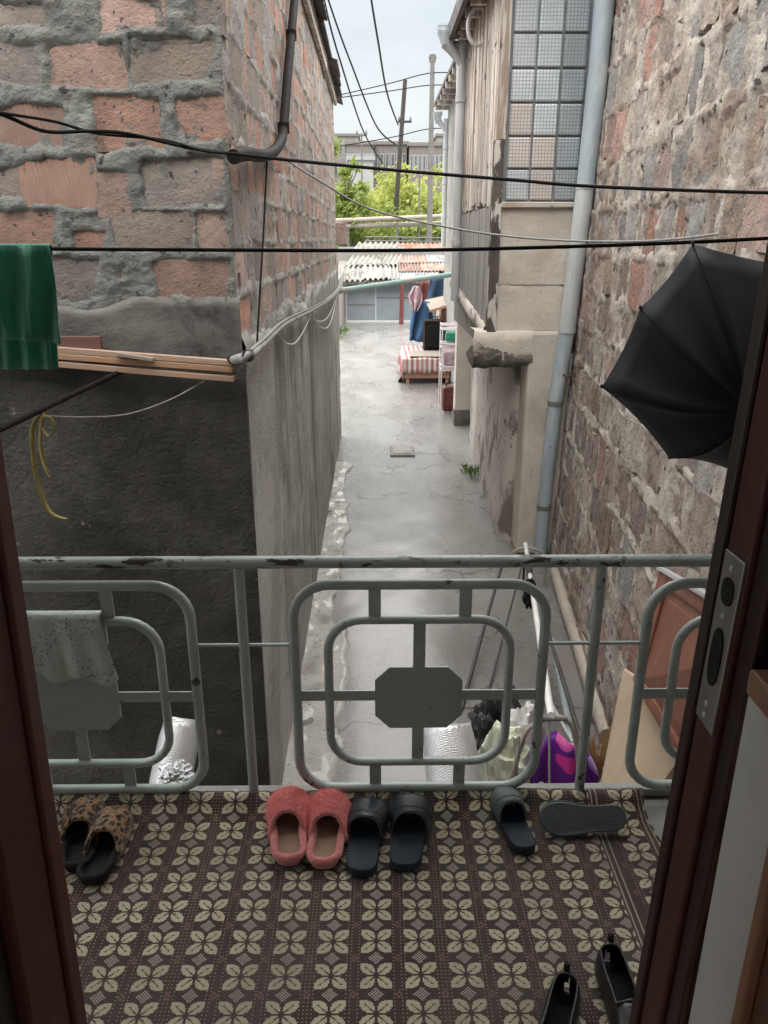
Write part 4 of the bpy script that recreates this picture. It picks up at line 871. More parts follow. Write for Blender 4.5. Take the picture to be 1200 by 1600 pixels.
wire('clothesline', [aY(-80, 388, YC), aY(80, 389, YC), aY(400, 391, YC), aY(650, 391, YC), aY(900, 385, YC), aY(1090, 378, YC), aY(1280, 368, YC)], .006, 'cable_black', 'lower black clothesline holding the green cloth and the umbrella', 'clothesline')
wire('drooping_wire', [aX(440, 245, LX + .09), aY(500, 283, 4.6), aY(580, 327, 4.7), aY(715, 358, 4.6), aY(850, 374, 4.3), aY(1000, 377, 4.0), aY(1120, 366, 3.8), aY(1260, 345, 3.6)], .0055, 'cable_grey', 'grey wire drooping from the pipe elbow to the stone wall')
pA = aY(676, 95, 38); pB = aY(633, 127, 44)
for i, (pp, lab) in enumerate([([aY(503, -30, 12), aY(545, 90, 20), aY(590, 200, 32), aY(617, 225, 43.8)], 'sky wire running from the upper left to the leaning pole'), ([aY(500, -30, 12), aY(530, 90, 20), aY(570, 210, 36), aY(598, 255, 50)], 'sky wire passing left of the leaning pole into the trees'), ([aY(574, -40, 12), aY(590, 60, 18), aY(606, 150, 30), aY(622, 195, 43.8)], 'wavy sky wire dropping from the top middle to the leaning pole')]):
    wire('overhead_wire', pp, [.012 + .028 * k / 24 for k in range(25)], 'cable_black', lab, group='overhead wires')
for i, (y0, y1, y2, lab) in enumerate([(149, 130, 114, 'highest level wire between the brick eave and the concrete pole'), (152, 142, 133, 'second level wire between the brick eave and the concrete pole'), (228, 215, 201, 'low far wire crossing behind the leaning pole')]):
    wire('overhead_wire', [aY(520, y0 + 2, 40), aY(610, y1, 39.5), aY(674, y2, 38), aY(740, y2 + 2, 37)], .022, 'cable_black', lab, group='overhead wires')

# ================================================================ balcony
RY = 1.893
struct(MB().box((-2.6, .80, -.16), (1.35, 1.945, -.006)).build('balcony_floor', 'ledge_concrete'), 'concrete floor slab of the balcony')
struct(MB().box((-2.6, RY + .014, -.0055), (1.35, 1.945, .030), jit=.004).build('balcony_kerb', 'ledge_concrete', bevel=.01), 'low grey concrete kerb along the balcony edge')
struct(MB().box((-3.2, .85, 2.62), (1.9, 2.28, 2.72)).build('balcony_roof', 'room_paint'), 'roof slab over the balcony')
# rug, curling up over the kerb
xs = np.linspace(-2.3, .80, 120); prof = [(y, 0) for y in np.linspace(.86, 1.80, 24)] + [(1.82, .004), (1.838, .010), (1.852, .020), (1.862, .030), (1.872, .037), (1.884, .040), (1.896, .036)]
UX0 = aZ(377, 1531, 0).x - .5 * PX; VY0 = aZ(377, 1531, 0).y - .5 * PY
arc = [0]
for i in range(1, len(prof)): arc.append(arc[-1] + math.hypot(prof[i][0] - prof[i - 1][0], prof[i][1] - prof[i - 1][1]))
m = MB(); rows = []; uv = []
for x in xs:
    wob = .012 * float(fbm(x * 3, 1.1, 2))
    rows.append([(x + (.02 * float(fbm(y * 4, 8, 2)) if x > .79 else 0), y + wob * (k > 23), z_ + .004 + (.010 * max(0, float(fbm(x * 3.2, y * 3.2, 3)))) + (.004 if k > 23 else 0)) for k, (y, z_) in enumerate(prof)]); uv += [(x - UX0 + .006 * float(fbm(x * 2.5, a * 2.5 + 4, 2)), a + .86 - VY0 + .007 * float(fbm(x * 2.2 + 8, a * 2.5, 2))) for a in arc]
m.grid(rows); m.uv = uv; tag(m.build('floral_rug', 'rug', smooth=True, solid=.005), 'brown knitted runner rug with cream four petal flowers', 'rug')
# railing
rl = thing('balcony_railing', 'grey green painted tubular balcony railing with octagonal plates', 'railing', (.12, RY, 0))
MB().tube([(-2.6, RY, .790), (1.35, RY, .788)], .0175, 14).build('handrail', 'handrail_paint', rl, smooth=True)
SP = .975; PC = .121
def rrect(x0, x1, z0, z1, rad, n=7):
    pts = []
    for cx, cz, a0 in ((x1 - rad, z1 - rad, 0), (x0 + rad, z1 - rad, PI / 2), (x0 + rad, z0 + rad, PI), (x1 - rad, z0 + rad, 3 * PI / 2)):
        pts += [(cx + rad * math.cos(a0 + PI / 2 * k / n), RY, cz + rad * math.sin(a0 + PI / 2 * k / n)) for k in range(n + 1)]
    return pts
for k in (-2, -1, 0, 1):
    if k < 1 + 1: MB().tube([(PC + SP * (k + .5), RY, -.01), (PC + SP * (k + .5), RY, .775)], .0145, 12).build('post', 'rail_paint', rl, smooth=True)
for k in (-2, -1, 0, 1):
    c = PC + SP * k
    MB().tube(rrect(c - .347, c + .347, .058, .722, .10), .0145, 12, closed=True).build('outer_frame', 'rail_paint', rl, smooth=True)
    MB().tube(rrect(c - .254, c + .254, .150, .616, .095), .0128, 12, closed=True).build('inner_frame', 'rail_paint', rl, smooth=True)
    x0, x1, z0, z1, ch = c - .124, c + .124, .268, .468, .042
    MB().prism([(x, RY - .004, z) for x, z in ((x0 + ch, z0), (x1 - ch, z0), (x1, z0 + ch), (x1, z1 - ch), (x1 - ch, z1), (x0 + ch, z1), (x0, z1 - ch), (x0, z0 + ch))], (0, .006, 0)).build('octagonal_plate', 'rail_plate', rl)
    for (ax, az, bx_, bz_) in ((c - .124, .628, c - .124, .708), (c + .124, .628, c + .124, .708), (c, .468, c, .604), (c, .162, c, .268), (c - .124, .072, c - .124, .138), (c + .124, .072, c + .124, .138)):
        MB().box((ax - .017, RY - .002, az), (ax + .017, RY + .003, bz_)).build('flat_bar', 'rail_paint', rl)
    for s in (-1, 1):
        xa, xb = sorted((c + s * .124, c + s * .242)); MB().box((xa, RY - .003, .360), (xb, RY + .002, .392)).build('flat_bar', 'rail_paint', rl)
        xa, xb = sorted((c + s * .266, c + s * .335)); MB().box((xa, RY - .003, .360), (xb, RY + .002, .392)).build('flat_bar', 'rail_paint', rl)
        MB().tube([(c + s * .347, RY, .540), (c + s * .4875, RY, .540)], .0055, 8).build('link_rod', 'rail_paint', rl)
        MB().tube([(c + s * .19, RY, .052), (c + s * .19, RY, -.01)], .007, 8).build('foot_peg', 'rail_paint', rl)
# floral towel over the left panel
a = aY(36, 968, RY); rows = []
x0 = -1.00; x1 = aY(161, 965, RY).x; zt = .630
for s in np.linspace(0, 1, 44):
    x = x0 + (x1 - x0) * s; row = []; ph = .006 * math.sin(s * 22) + .006 * math.sin(s * 9 + 1)
    lf = .165 + .014 * math.sin(s * 14 + 2) + .02 * s
    for q0 in np.linspace(0, 1, 8): row.append((x - .004, RY + .019 + .008 * (1 - q0) * math.sin(s * 15), zt - .10 * (1 - q0)))
    for q0 in np.linspace(0, 1, 5)[1:-1]: an = PI * (1 - q0); row.append((x, RY - .019 * math.cos(PI * q0) * -1 if False else RY + .019 * math.cos(PI * q0), zt + .014 * math.sin(PI * q0)))
    for q0 in np.linspace(0, 1, 14): row.append((x + .028 * s * q0 ** 1.3, RY - .019 - (.2 + q0) * ph - .004, zt - lf * q0 * (1 + .08 * math.sin(s * 3))))
    rows.append(row)
tag(MB().grid(rows).build('floral_towel', 'towel', smooth=True, solid=.004), 'pale floral towel draped over the left railing panel', 'towel')
# green cloth on the clothesline
rows = []; Yg = YC
xl = aY(-60, 386, Yg).x; xr = aY(79, 386, Yg).x; zt = aY(40, 384, Yg).z
for s in np.linspace(0, 1, 46):
    x = xl + (xr - xl) * s; row = []
    for q0 in np.linspace(1, 0, 10): row.append((x - .035 * q0 * (1 if s > .9 else .6), Yg + .012 + .010 * math.sin(s * 26 + 1) * q0, zt - .355 * q0))
    row.append((x, Yg, zt + .004))
    for q0 in np.linspace(0, 1, 10): row.append((x + .004 * q0, Yg - .014 - .030 * float(fbm(s * 7 + q0 * 1.2, q0 * 1.5, 3)) * (.25 + q0) - .006 * math.sin(s * 17 + 3 * q0), zt - (.275 - .02 * (1 - s)) * q0))
    rows.append(row)
tag(MB().grid(rows).build('green_cloth', 'cloth_green', smooth=True, solid=.004), 'dark green satin cloth hanging on the clothesline', 'cloth')

# black umbrella, open, hooked on the clothesline
UY = 2.25
ap = aY(1172, 640, UY - .12)
um = thing('black_umbrella', 'open black umbrella hanging from the clothesline by the door', 'umbrella', ap)
def umbrella():
    tips = [(1082, 381, .06), (1000, 482, .02), (940, 605, -.01), (1046, 716, .0), (1150, 738, .05), (1270, 725, .12), (1345, 600, .2), (1270, 420, .16)]
    T = [aY(x, y, UY + d) for x, y, d in tips]; N = 8; S = 6; G = 9; rows = []
    cen = sum(T, Vector()) / N; nrm = (ap - cen).normalized()
    for k in range(N):
        for s in range(S):
            f_ = s / S; a, b = T[k], T[(k + 1) % N]
            sag = 4 * f_ * (1 - f_); row = []
            for g in range(G + 1):
                q0 = g / G; e = a.lerp(b, f_); e = e.lerp(cen, .035 * sag)
                p = ap.lerp(e, q0) + nrm * (.075 * math.sin(PI * q0) * (1 - .42 * sag) * 1.0) - nrm * (.010 * sag * q0)
                row.append(p)
            rows.append(row)
    MB().grid(rows, closed_u=True).build('canopy', 'cloth_black', um, smooth=True, solid=.002)
    for k in range(N):
        MB().tube([ap.lerp(T[k], g / G) + nrm * (.075 * math.sin(PI * g / G) - .008) for g in range(G + 1)], .0025, 5).build('rib', 'rod_dark', um)
        MB().tube([ap.lerp(T[k], g / G) + nrm * (.075 * math.sin(PI * g / G) + .0015) for g in range(G + 1)], .0013, 5).build('seam', 'case_black', um)
        MB().lathe([(.001, -.004), (.005, 0), (.005, .006), (.001, .01)], T[k], 6).build('tip', 'rod_dark', um)
    MB().tube([ap + nrm * .05, ap - nrm * .5], .006, 8).build('shaft', 'rod_dark', um)
    MB().tube([ap - nrm * .5, ap - nrm * .58], .014, 8).build('handle', 'cable_black', um)
umbrella()

# ================================================================ footwear
WP = [(0, 0), (.012, .36), (.04, .58), (.10, .74), (.2, .78), (.35, .76), (.5, .82), (.65, .96), (.76, 1.0), (.86, .93), (.93, .76), (.975, .48), (1, 0)]
def wd(t_): return float(np.interp(t_, [a for a, b in WP], [b for a, b in WP]))
TS = [0, .012, .04, .10, .18, .27, .36, .45, .54, .62, .70, .78, .86, .92, .96, .985, 1]
def outline(Ln, hw, side, k=1.0):
    pts = []
    def cx(t_): return side * .10 * hw * math.sin(PI * (t_ - .25) * 1.3)
    L_ = [(cx(t_) - wd(t_) * hw * k, t_ * Ln) for t_ in TS]; R_ = [(cx(t_) + wd(t_) * hw * k, t_ * Ln) for t_ in TS[1:-1]]
    return L_ + R_[::-1]
def shoe(name, label, cat, kind, pos, ang, side, Ln, hw, group, mats, M=None):
    t_ = thing(name, label, cat, (0, 0, 0), group)
    base_m, up_m, in_m = mats; th_h, th_t = {'slide': (.034, .022), 'slipper': (.026, .022), 'loafer': (.024, .014)}[kind]
    zt = lambda y: th_h + (th_t - th_h) * min(1, y / Ln / .6)
    o1 = outline(Ln, hw, side); n = len(o1); yc = Ln * .5
    def ring(k, zf): return [(x * k, yc + (y - yc) * (1 - (1 - k) * .5), zf(y)) for x, y in o1]
    rings = [ring(.93, lambda y: .002 + .006 * max(0, y / Ln - .8) / .2), ring(1.0, lambda y: .008 + .006 * max(0, y / Ln - .8) / .2), ring(1.0, lambda y: zt(y) - .003), ring(.97, lambda y: zt(y)), ring(.90, lambda y: zt(y) - (.004 if kind == 'slide' else .001)), ring(.5, lambda y: zt(y) - (.006 if kind == 'slide' else .002))]
    m = MB(); m.add([p for r in rings[:5] for p in r], [(i * n + k, i * n + (k + 1) % n, (i + 1) * n + (k + 1) % n, (i + 1) * n + k) for i in range(4) for k in range(n)] + [tuple(range(n))[::-1]]); m.build('sole', base_m, t_, smooth=True)
    m = MB(); b4 = [(x * 1.0, y, z_ + .0006) for x, y, z_ in rings[4]]; m.add(b4 + [(x, y, z_ + .001) for x, y, z_ in rings[5]], [(k, (k + 1) % n, n + (k + 1) % n, n + k) for k in range(n)] + [tuple(range(n, 2 * n))]); m.build('insole', in_m, t_, smooth=True)
    def cx(tt): return side * .10 * hw * math.sin(PI * (tt - .25) * 1.3)
    NP = 14
    def arch(tt, h_, wk=1.02):
        y = tt * Ln; z0 = zt(y) - .006; row = []
        for k in range(NP + 1):
            a = PI * k / NP; row.append((cx(tt) - wd(tt) * hw * wk * math.copysign(abs(math.cos(a)) ** .75, math.cos(a)), y, z0 + h_ * math.sin(a) ** .8))
        return row
    if kind == 'slide':
        rows = []
        for s in np.linspace(0, 1, 9):
            tt = .50 + .36 * s; h_ = .062 - .026 * s ** 1.5; row = arch(tt, h_, 1.04)
            # the strap is cut back over the instep
            row = [(x, y - (.012 if s == 0 else 0) * (abs(k / NP - .5) * 2) ** 2 * 1.5 + .010 * (1 if s == 1 else 0) * (1 - (abs(k / NP - .5) * 2) ** 2), z_) for k, (x, y, z_) in enumerate(row)]; rows.append(row)
        MB().grid(rows).build('strap', up_m, t_, smooth=True, solid=.006, sub=1)
        for s in (.52, .62):
            MB().tube([(x, y, z_ + .003) for x, y, z_ in arch(s, .062 - .026 * ((s - .5) / .36) ** 1.5, 1.05)], .0022, 5).build('strap_ridge', up_m, t_, smooth=True)
    elif kind == 'slipper':
        rows = []
        for s in np.linspace(0, 1, 13):
            tt = .47 + .53 * s; h_ = .060 * math.sqrt(max(0, 1 - (s * .97) ** 3)) + .004; row = arch(tt if s < 1 else .998, h_, 1.08)
            rows.append([(x + .004 * float(fbm(y * 60, k * .8, 2)), y - .045 * (1 if s == 0 else max(0, 1 - s * 4)) * (abs(k / NP - .5) * 2) ** 2, z_ + .006 * float(fbm(y * 70, k * .7 + 3, 2))) for k, (x, y, z_) in enumerate(row)])
        MB().grid(rows).build('upper', up_m, t_, smooth=True, solid=.010, sub=1)
        fz = MB(); R_f = random.Random(int(Ln * 1e4) + side)
        for _ in range(5200 if mats[1] == 'slipper_pink' else 2600):
            i_ = R_f.randrange(len(rows) - 1); k_ = R_f.randrange(NP); a_, b_ = R_f.random(), R_f.random()
            p0, p1, p2, p3 = (Vector(rows[i_][k_]), Vector(rows[i_ + 1][k_]), Vector(rows[i_][k_ + 1]), Vector(rows[i_ + 1][k_ + 1])); q = p0.lerp(p1, a_).lerp(p2.lerp(p3, a_), b_)
            nn = (p2 - p0).cross(p1 - p0)
            if nn.length < 1e-9: continue
            nn.normalize(); nn = nn if (q - Vector((cx(.7), Ln * .7, .01))).dot(nn) > 0 else -nn
            hl = (.010 if mats[1] == 'slipper_pink' else .006) * R_f.uniform(.6, 1.2); dr_ = (nn + Vector((R_f.gauss(0, .5), R_f.gauss(0, .5), R_f.gauss(0, .5)))).normalized(); sd_ = dr_.orthogonal().normalized() * .0006; q = q + nn * .004
            fz.add([q - sd_, q + sd_, q + dr_ * hl], [(0, 1, 2)])
        fo_ = fz.build('pile', 'pile_pink' if mats[1] == 'slipper_pink' else up_m, t_); fo_['kind'] = 'stuff'
        rim = [(x * 1.0, y, zt(y) + .008) for x, y in outline(Ln, hw, side, .98) if y < .62 * Ln]
        lft = [p for p in rim if p[0] <= cx(p[1] / Ln)]; rgt = [p for p in rim if p[0] > cx(p[1] / Ln)]
        path = sorted(lft, key=lambda p: -p[1]) + sorted(rgt, key=lambda p: p[1])
        MB().tube(curve(path, 3), .011 if mats[1] != 'leopard' else .008, 8).build('rim', up_m if mats[1] != 'leopard' else 'lining_black', t_, smooth=True)
    else:
        tts = [.004, .02, .05, .1, .18, .27, .36, .45, .52, .6, .7, .8, .88, .94, .98, .998]; rows = []
        for tt in tts:
            h_ = float(np.interp(tt, [0, .1, .3, .45, .55, .75, .9, 1], [.062, .066, .056, .058, .062, .048, .040, .012])); rows.append(arch(tt, h_, 1.0 if tt > .05 else 1.1))
        nv = NP + 1; m = MB(); vs = [p for r in rows for p in r]; fs = []
        for i in range(len(rows) - 1):
            for k in range(NP):
                if tts[i] >= .03 and tts[i + 1] <= .53 and 4 <= k < NP - 4: continue
                fs.append((i * nv + k, (i + 1) * nv + k, (i + 1) * nv + k + 1, i * nv + k + 1))
        m.add(vs, fs); m.build('upper', up_m, t_, smooth=True, solid=.004, sub=1)
        MB().box((-.007, -.004, .045), (.007, .004, .098)).build('heel_tab', 'lining_black', t_, bevel=.002)
        MB().tube([(cx(.53) + x, .53 * Ln - .002, .072 - abs(x) * .35) for x in np.linspace(-hw * .62, hw * .62, 7)], .004, 6).build('saddle_strap', up_m, t_, smooth=True)
    t_.location = pos
    t_.rotation_euler = (M if M else (0, 0, ang)); return t_
G0 = .0095
def floor(px, py, z_=0): p = aZ(px, py, z_); p.z = G0; return p
def pair_shoe(name, label, kind, heel, toe, side, Ln, hw, group, mats, cat, dz=0):
    h_ = aZ(*heel, .02); t_ = aZ(*toe, .05); d = t_ - h_; ang = math.atan2(-d.x, d.y); pos = Vector((h_.x, h_.y, G0 + dz)); return shoe(name, label, cat, kind, pos, ang, side, Ln, hw, group, mats)
LP = ('lining_black', 'leopard', 'lining_black')
pair_shoe('slipper', 'left leopard print slipper by the door frame', 'slipper', (118, 1362), (136, 1262), -1, .25, .050, 'leopard slippers', LP, 'slipper')
pair_shoe('slipper', 'right leopard print slipper, nearer the pink slippers', 'slipper', (145, 1382), (176, 1272), 1, .25, .050, 'leopard slippers', LP, 'slipper')
PK = ('slipper_pink', 'slipper_pink', 'insole_beige')
pair_shoe('slipper', 'left fluffy pink slipper of the pair under the railing', 'slipper', (450, 1352), (454, 1240), -1, .262, .052, 'pink slippers', PK, 'slipper')
pair_shoe('slipper', 'right fluffy pink slipper, next to the navy slide', 'slipper', (508, 1357), (512, 1246), 1, .262, .052, 'pink slippers', PK, 'slipper')
NV = ('rubber_navy', 'rubber_navy_strap', 'rubber_navy')
pair_shoe('slide_sandal', 'left navy rubber slide of the upright pair, next to the pink slippers', 'slide', (560, 1370), (582, 1250), -1, .285, .056, 'navy slides', NV, 'sandal')
pair_shoe('slide_sandal', 'right navy rubber slide of the upright pair', 'slide', (634, 1362), (641, 1250), 1, .285, .056, 'navy slides', NV, 'sandal')
pair_shoe('slide_sandal', 'single dark rubber slide standing alone under the right of the railing', 'slide', (820, 1335), (797, 1255), -1, .255, .046, 'grey slides', ('rubber_navy', 'rubber_grey', 'rubber_navy'), 'sandal')
# overturned slide, lying on its edge with the sole to the door
p = floor(982, 1318)
ov = shoe('slide_sandal', 'overturned grey slide lying on its side with the sole showing', 'sandal', 'slide', Vector((0, 0, 0)), 0, 1, .245, .046, 'grey slides', ('rubber_grey', 'rubber_grey', 'rubber_navy'))
Mx = Matrix.Rotation(math.radians(88), 4, 'Z') @ Matrix.Rotation(math.radians(128), 4, 'Y')
ov.rotation_euler = Mx.to_euler(); ov.location = Vector((p.x, p.y + .03, G0 + .050))
BK = ('leather_black', 'leather_black', 'lining_black')
def loafer(label, heel, toe, side):
    h_ = aZ(*heel, .06); t_ = aZ(*toe, .03); d = t_ - h_; shoe('loafer', label, 'shoe', 'loafer', Vector((h_.x, h_.y, G0)), math.atan2(-d.x, d.y), side, .27, .046, 'black loafers', BK)
loafer('left black leather loafer cut by the bottom edge of the photo', (884, 1530), (866, 1640), 1)
loafer('right black leather loafer against the door frame', (952, 1484), (985, 1610), -1)

# ================================================================ things below the balcony
def foil_roll(base, top_, r, label):
    base = Vector(base); top_ = Vector(top_); t_ = thing('foil_roll', label, 'roll', base, 'foil rolls'); d = (top_ - base)
    n = 28; M = d.normalized().to_track_quat('Z', 'Y').to_matrix(); m = MB(); L_ = d.length
    vs = []; rr = np.linspace(0, 1, 12)
    for q0 in rr: vs.append([base + M @ Vector(((r + .010 * float(fbm(q0 * 4, a * 2, 3)) - .012 * (q0 > .97)) * math.cos(a), (r + .01 * float(fbm(q0 * 4, a * 2, 3)) - .012 * (q0 > .97)) * math.sin(a), L_ * q0)) for a in np.linspace(0, 2 * PI, n)])
    m.grid(vs); m.build('wrap', 'foil', t_, smooth=True)
    sp = MB(); rows = []
    for a in np.linspace(0, 5 * 2 * PI, 110): rr_2 = r * (.97 - .16 * a / (2 * PI)); rows.append([base + M @ Vector((rr_2 * math.cos(a), rr_2 * math.sin(a), L_ - .10)), base + M @ Vector((rr_2 * math.cos(a), rr_2 * math.sin(a), L_ - .004 + .006 * math.sin(a * 3)))])
    sp.grid(rows); sp.build('wound_layers', 'foil', t_, smooth=True, solid=.004)
    return t_
a = aY(285, 1128, 3.35); foil_roll((a.x - .16, 2.72, GZ), (a.x + .0, 3.38, a.z), .10, 'silver bubble foil roll seen through the left railing panel')
a = aY(700, 1145, 3.3); foil_roll((a.x + .10, 2.70, GZ), (a.x, 3.36, a.z), .135, 'wider silver bubble foil roll behind the middle railing panel')
# crumpled plastic end of the left roll
def blob(name, c, rx, ry, rz, mt, label, cat, amp=.25, fr_=3, seed=0, n=22, sub=0, sharp=1, parent=None, flat=True):
    rows = []
    for i in range(n + 1):
        th = PI * i / n; row = []
        for j in range(n * 2 + 1):
            ph = 2 * PI * (j % (n * 2)) / (n * 2); k = 1 + amp * float(fbm(math.cos(ph) * math.sin(th) * fr_ + seed + 5, math.sin(ph) * math.sin(th) * fr_ + math.cos(th) * fr_ * 1.7 + seed, 4))
            z_ = math.cos(th) * rz * k
            row.append((c[0] + rx * k * math.sin(th) * math.cos(ph), c[1] + ry * k * math.sin(th) * math.sin(ph), max(c[2] + z_, GZ + .002) if flat else c[2] + z_))
        rows.append(row)
    o = MB().grid(rows).build(name, mt, parent, smooth=False)
    if label: tag(o, label, cat)
    return o
a = aY(780, 1120, 4.05); blob('rubbish_bag', (a.x, 4.05, GZ + .27), .20, .22, .30, 'bag_black', 'crumpled shiny black plastic bag on the wet ground', 'bag', .55, 3.2, 3)
a = aY(265, 1222, 2.55); blob('plastic_wrap', (a.x + .0, 2.62, a.z - .02), .065, .06, .05, 'foil', None, None, .6, 4, 9, parent=[o for o in COL.objects if o.name == 'foil_roll'][0], flat=False).name = 'plastic_end'
# pale and white sacks
a = aY(780, 1195, 3.45); blob('pale_sack', (a.x + .03, 3.45, GZ + .36), .16, .14, .42, 'sack_pale', 'pale yellow green plastic sack behind the railing', 'sack', .3, 2.4, 5)
a = aY(815, 1175, 3.6); blob('white_sack', (a.x + .02, 3.72, GZ + .32), .13, .12, .40, 'sack_white', 'white plastic sack between the pale sack and the purple bag', 'sack', .3, 2.4, 8)
# purple shopping bag with a pink blot and a figure
pb = thing('purple_bag', 'purple shopping bag with pink patches and a white figure', 'bag', (aY(880, 1200, 3.4).x, 3.4, GZ))
Yb = 3.40
def bag_pt(px, py, k=0): p = aY(px, py, Yb); p.y += k; return p
out = [(826, 1232), (836, 1190), (852, 1145), (862, 1137), (880, 1150), (905, 1168), (928, 1195), (932, 1232)]
top_pts = [bag_pt(x, y) for x, y in out]
rows = []
for s in np.linspace(0, 1, 26):
    xl_, xr_ = bag_pt(788, 1300), bag_pt(952, 1300); zt_ = float(np.interp(s, [0, .2, .38, .5, .7, .9, 1], [-1.06, -.90, -.84, -.865, -.93, -.99, -1.06])); x = xl_.x + (xr_.x - xl_.x) * (.08 + .84 * s)
    row = []
    for q0 in np.linspace(0, 1, 12):
        z_ = GZ + .005 + (zt_ - GZ) * q0; sh_x = (x - (xl_.x + xr_.x) / 2) * (1 - .25 * q0) + (xl_.x + xr_.x) / 2
        row.append((sh_x, Yb - .07 * (1 - q0) * math.sin(PI * s) ** .5 + .03 * math.sin(s * 13 + q0 * 4) * (.3 + q0), z_))
    for q0 in np.linspace(1, 0, 12)[1:]:
        z_ = GZ + .005 + (zt_ - GZ) * q0; sh_x = (x - (xl_.x + xr_.x) / 2) * (1 - .25 * q0) + (xl_.x + xr_.x) / 2
        row.append((sh_x, Yb + .03 + .10 * (1 - q0) * math.sin(PI * s) ** .5 + .014 * math.sin(s * 13 + q0 * 4), z_))
    rows.append(row)
t = mat('bag_print', (.19, .025, .34), (.15, .018, .28), 5, rough=.5, bump=.3, bscale=25); colp = t.b.inputs['Base Color'].links[0].from_socket
for (px, py, rx_, rz_, cc) in ((886, 1188, .055, .05, (.80, .05, .38)), (884, 1154, .045, .06, (.78, .12, .45)), (930, 1194, .035, .05, (.5, .33, .68)), (846, 1205, .03, .08, (.13, .015, .26))):
    pc_ = bag_pt(px, py) - ORG[pb.name]; sx_ = t.n('SeparateXYZ'); nzv = t.n('TexNoise'); nzv.inputs['Scale'].default_value = 9; t.l(t.vec(), nzv.inputs['Vector']); vv = t.n('VectorMath', operation='ADD'); sc = t.n('VectorMath', operation='SCALE'); sc.inputs['Scale'].default_value = .06; t.l(nzv.outputs['Color'], sc.inputs[0]); t.l(sc.outputs[0], vv.inputs[0]); t.l(t.vec(), vv.inputs[1]); t.l(vv.outputs[0], sx_.inputs[0])
    dd = t.math('ADD', t.math('POWER', t.math('ABSOLUTE', t.math('DIVIDE', t.math('SUBTRACT', sx_.outputs[0], pc_.x + .03), rx_)), 2.0), t.math('POWER', t.math('ABSOLUTE', t.math('DIVIDE', t.math('SUBTRACT', sx_.outputs[2], pc_.z + .03), rz_)), 2.0))
    colp = t.mix(t.math('LESS_THAN', dd, 1.0), colp, cc)
t.l(colp, t.b.inputs['Base Color'])
MB().grid(rows).build('body', 'bag_print', pb, smooth=True, solid=.003)
def patch(poly, mt, name, off=-.055):
    pts = [bag_pt(x, y) for x, y in poly]; c = sum(pts, Vector()) / len(pts)
    for p in pts: p.y = Yb + off
    m = MB(); m.prism(pts, (0, .003, 0)); m.build(name, mt, pb)
fc = bpy.data.curves.new('figure', 'FONT'); fc.body = '8'; fc.size = .075; fc.extrude = .001; fc.offset = .0015; fc.align_x = 'CENTER'
fo = bpy.data.objects.new('figure', fc); COL.objects.link(fo); fo.parent = pb; p = bag_pt(838, 1218) - ORG[pb.name]; fo.location = (p.x, -.085, p.z); fo.rotation_euler = (PI / 2, .15, .15); fc.materials.append(MATS['print_white'])
bpy.context.view_layer.update()
me = bpy.data.meshes.new_from_object(fo.evaluated_get(bpy.context.evaluated_depsgraph_get())); f2 = bpy.data.objects.new('printed_figure', me); COL.objects.link(f2); f2.parent = pb; f2.location = fo.location; f2.rotation_euler = fo.rotation_euler; bpy.data.objects.remove(fo)
# straw broom head
br = thing('straw_broom', 'straw broom head sticking up beside the purple bag', 'broom', (aY(930, 1190, 3.5).x, 3.5, GZ)); b0 = Vector((aY(932, 1190, 3.5).x, 3.5, GZ))
MB().tube([b0, b0 + Vector((-.01, .02, .45))], .014, 8).build('handle', 'wood_lath', br)
m = MB()
for k in range(90):
    a_ = rnd.uniform(0, 2 * PI); e = b0 + Vector((rnd.gauss(.01, .06), rnd.gauss(0, .05), rnd.uniform(.48, .74))); s_0 = b0 + Vector((rnd.gauss(0, .012), .02 + rnd.gauss(0, .012), .35)); m.tube([s_0, s_0.lerp(e, .5), e], [.003, .0025, .001], 4)
o = m.build('bristles', 'straw', br); o['kind'] = 'stuff'
# bent white frame, long white pole, dark rods and other pipes
fr_ = thing('tube_frame', 'bent off-white metal tube frame in front of the purple bag', 'frame', (aY(850, 1200, 3.2).x, 3.2, GZ)); yF = 3.28
c = [aY(x, y, yF) for x, y in ((790, 1260), (800, 1220), (812, 1170), (825, 1140), (848, 1125), (870, 1120), (890, 1130), (900, 1160), (906, 1210), (908, 1260))]
c = [Vector((c[0].x - .02, yF, GZ))] + c + [Vector((c[-1].x, yF, GZ))]
MB().tube(curve(c, 5), .013, 10).build('bent_tube', 'pipe_beige', fr_, smooth=True)
c2 = [p + Vector((0, .35, -.0)) for p in c]
MB().tube([aY(858, 1128, yF), Vector((aY(868, 1260, yF).x, yF, GZ))], .006, 8).build('stay', 'pipe_grey', fr_)
MB().tube([aY(812, 1150, yF - .02), aY(806, 1240, yF - .02), Vector((aY(806, 1240, yF).x, yF - .02, GZ))], .004, 6).build('cord', 'cable_grey', fr_)
MB().tube([aY(842, 1122, yF), aY(886, 1122, yF)], .016, 10).build('joint', 'pipe_dull', fr_)
wp_ = thing('white_pole', 'long white pole leaning from the tube frame towards the drainpipe', 'pole', (1.2, 4.2, GZ)); a = aY(861, 1118, 3.27); b = aY(821, 850, 6.9)
MB().tube([a, b], .020, 12).build('tube', 'pipe_white', wp_, smooth=True)
q0 = a.lerp(b, .78); q1 = a.lerp(b, .70); MB().tube([q0, q1], .027, 12).build('grip', 'tape_black', wp_, smooth=True)
MB().tube(curve([aY(797, 876, 6.88), aY(803, 862, 6.88), aY(822, 856, 6.88), aY(842, 861, 6.88), aY(852, 876, 6.88), Vector((aY(852, 880, 6.88).x, 6.88, GZ))], 5), .014, 8).build('hoop', 'pipe_beige', wp_, smooth=True)
MB().tube([b, Vector((b.x + .01, b.y + .03, GZ))], .012, 8).build('foot', 'rod_dark', wp_)
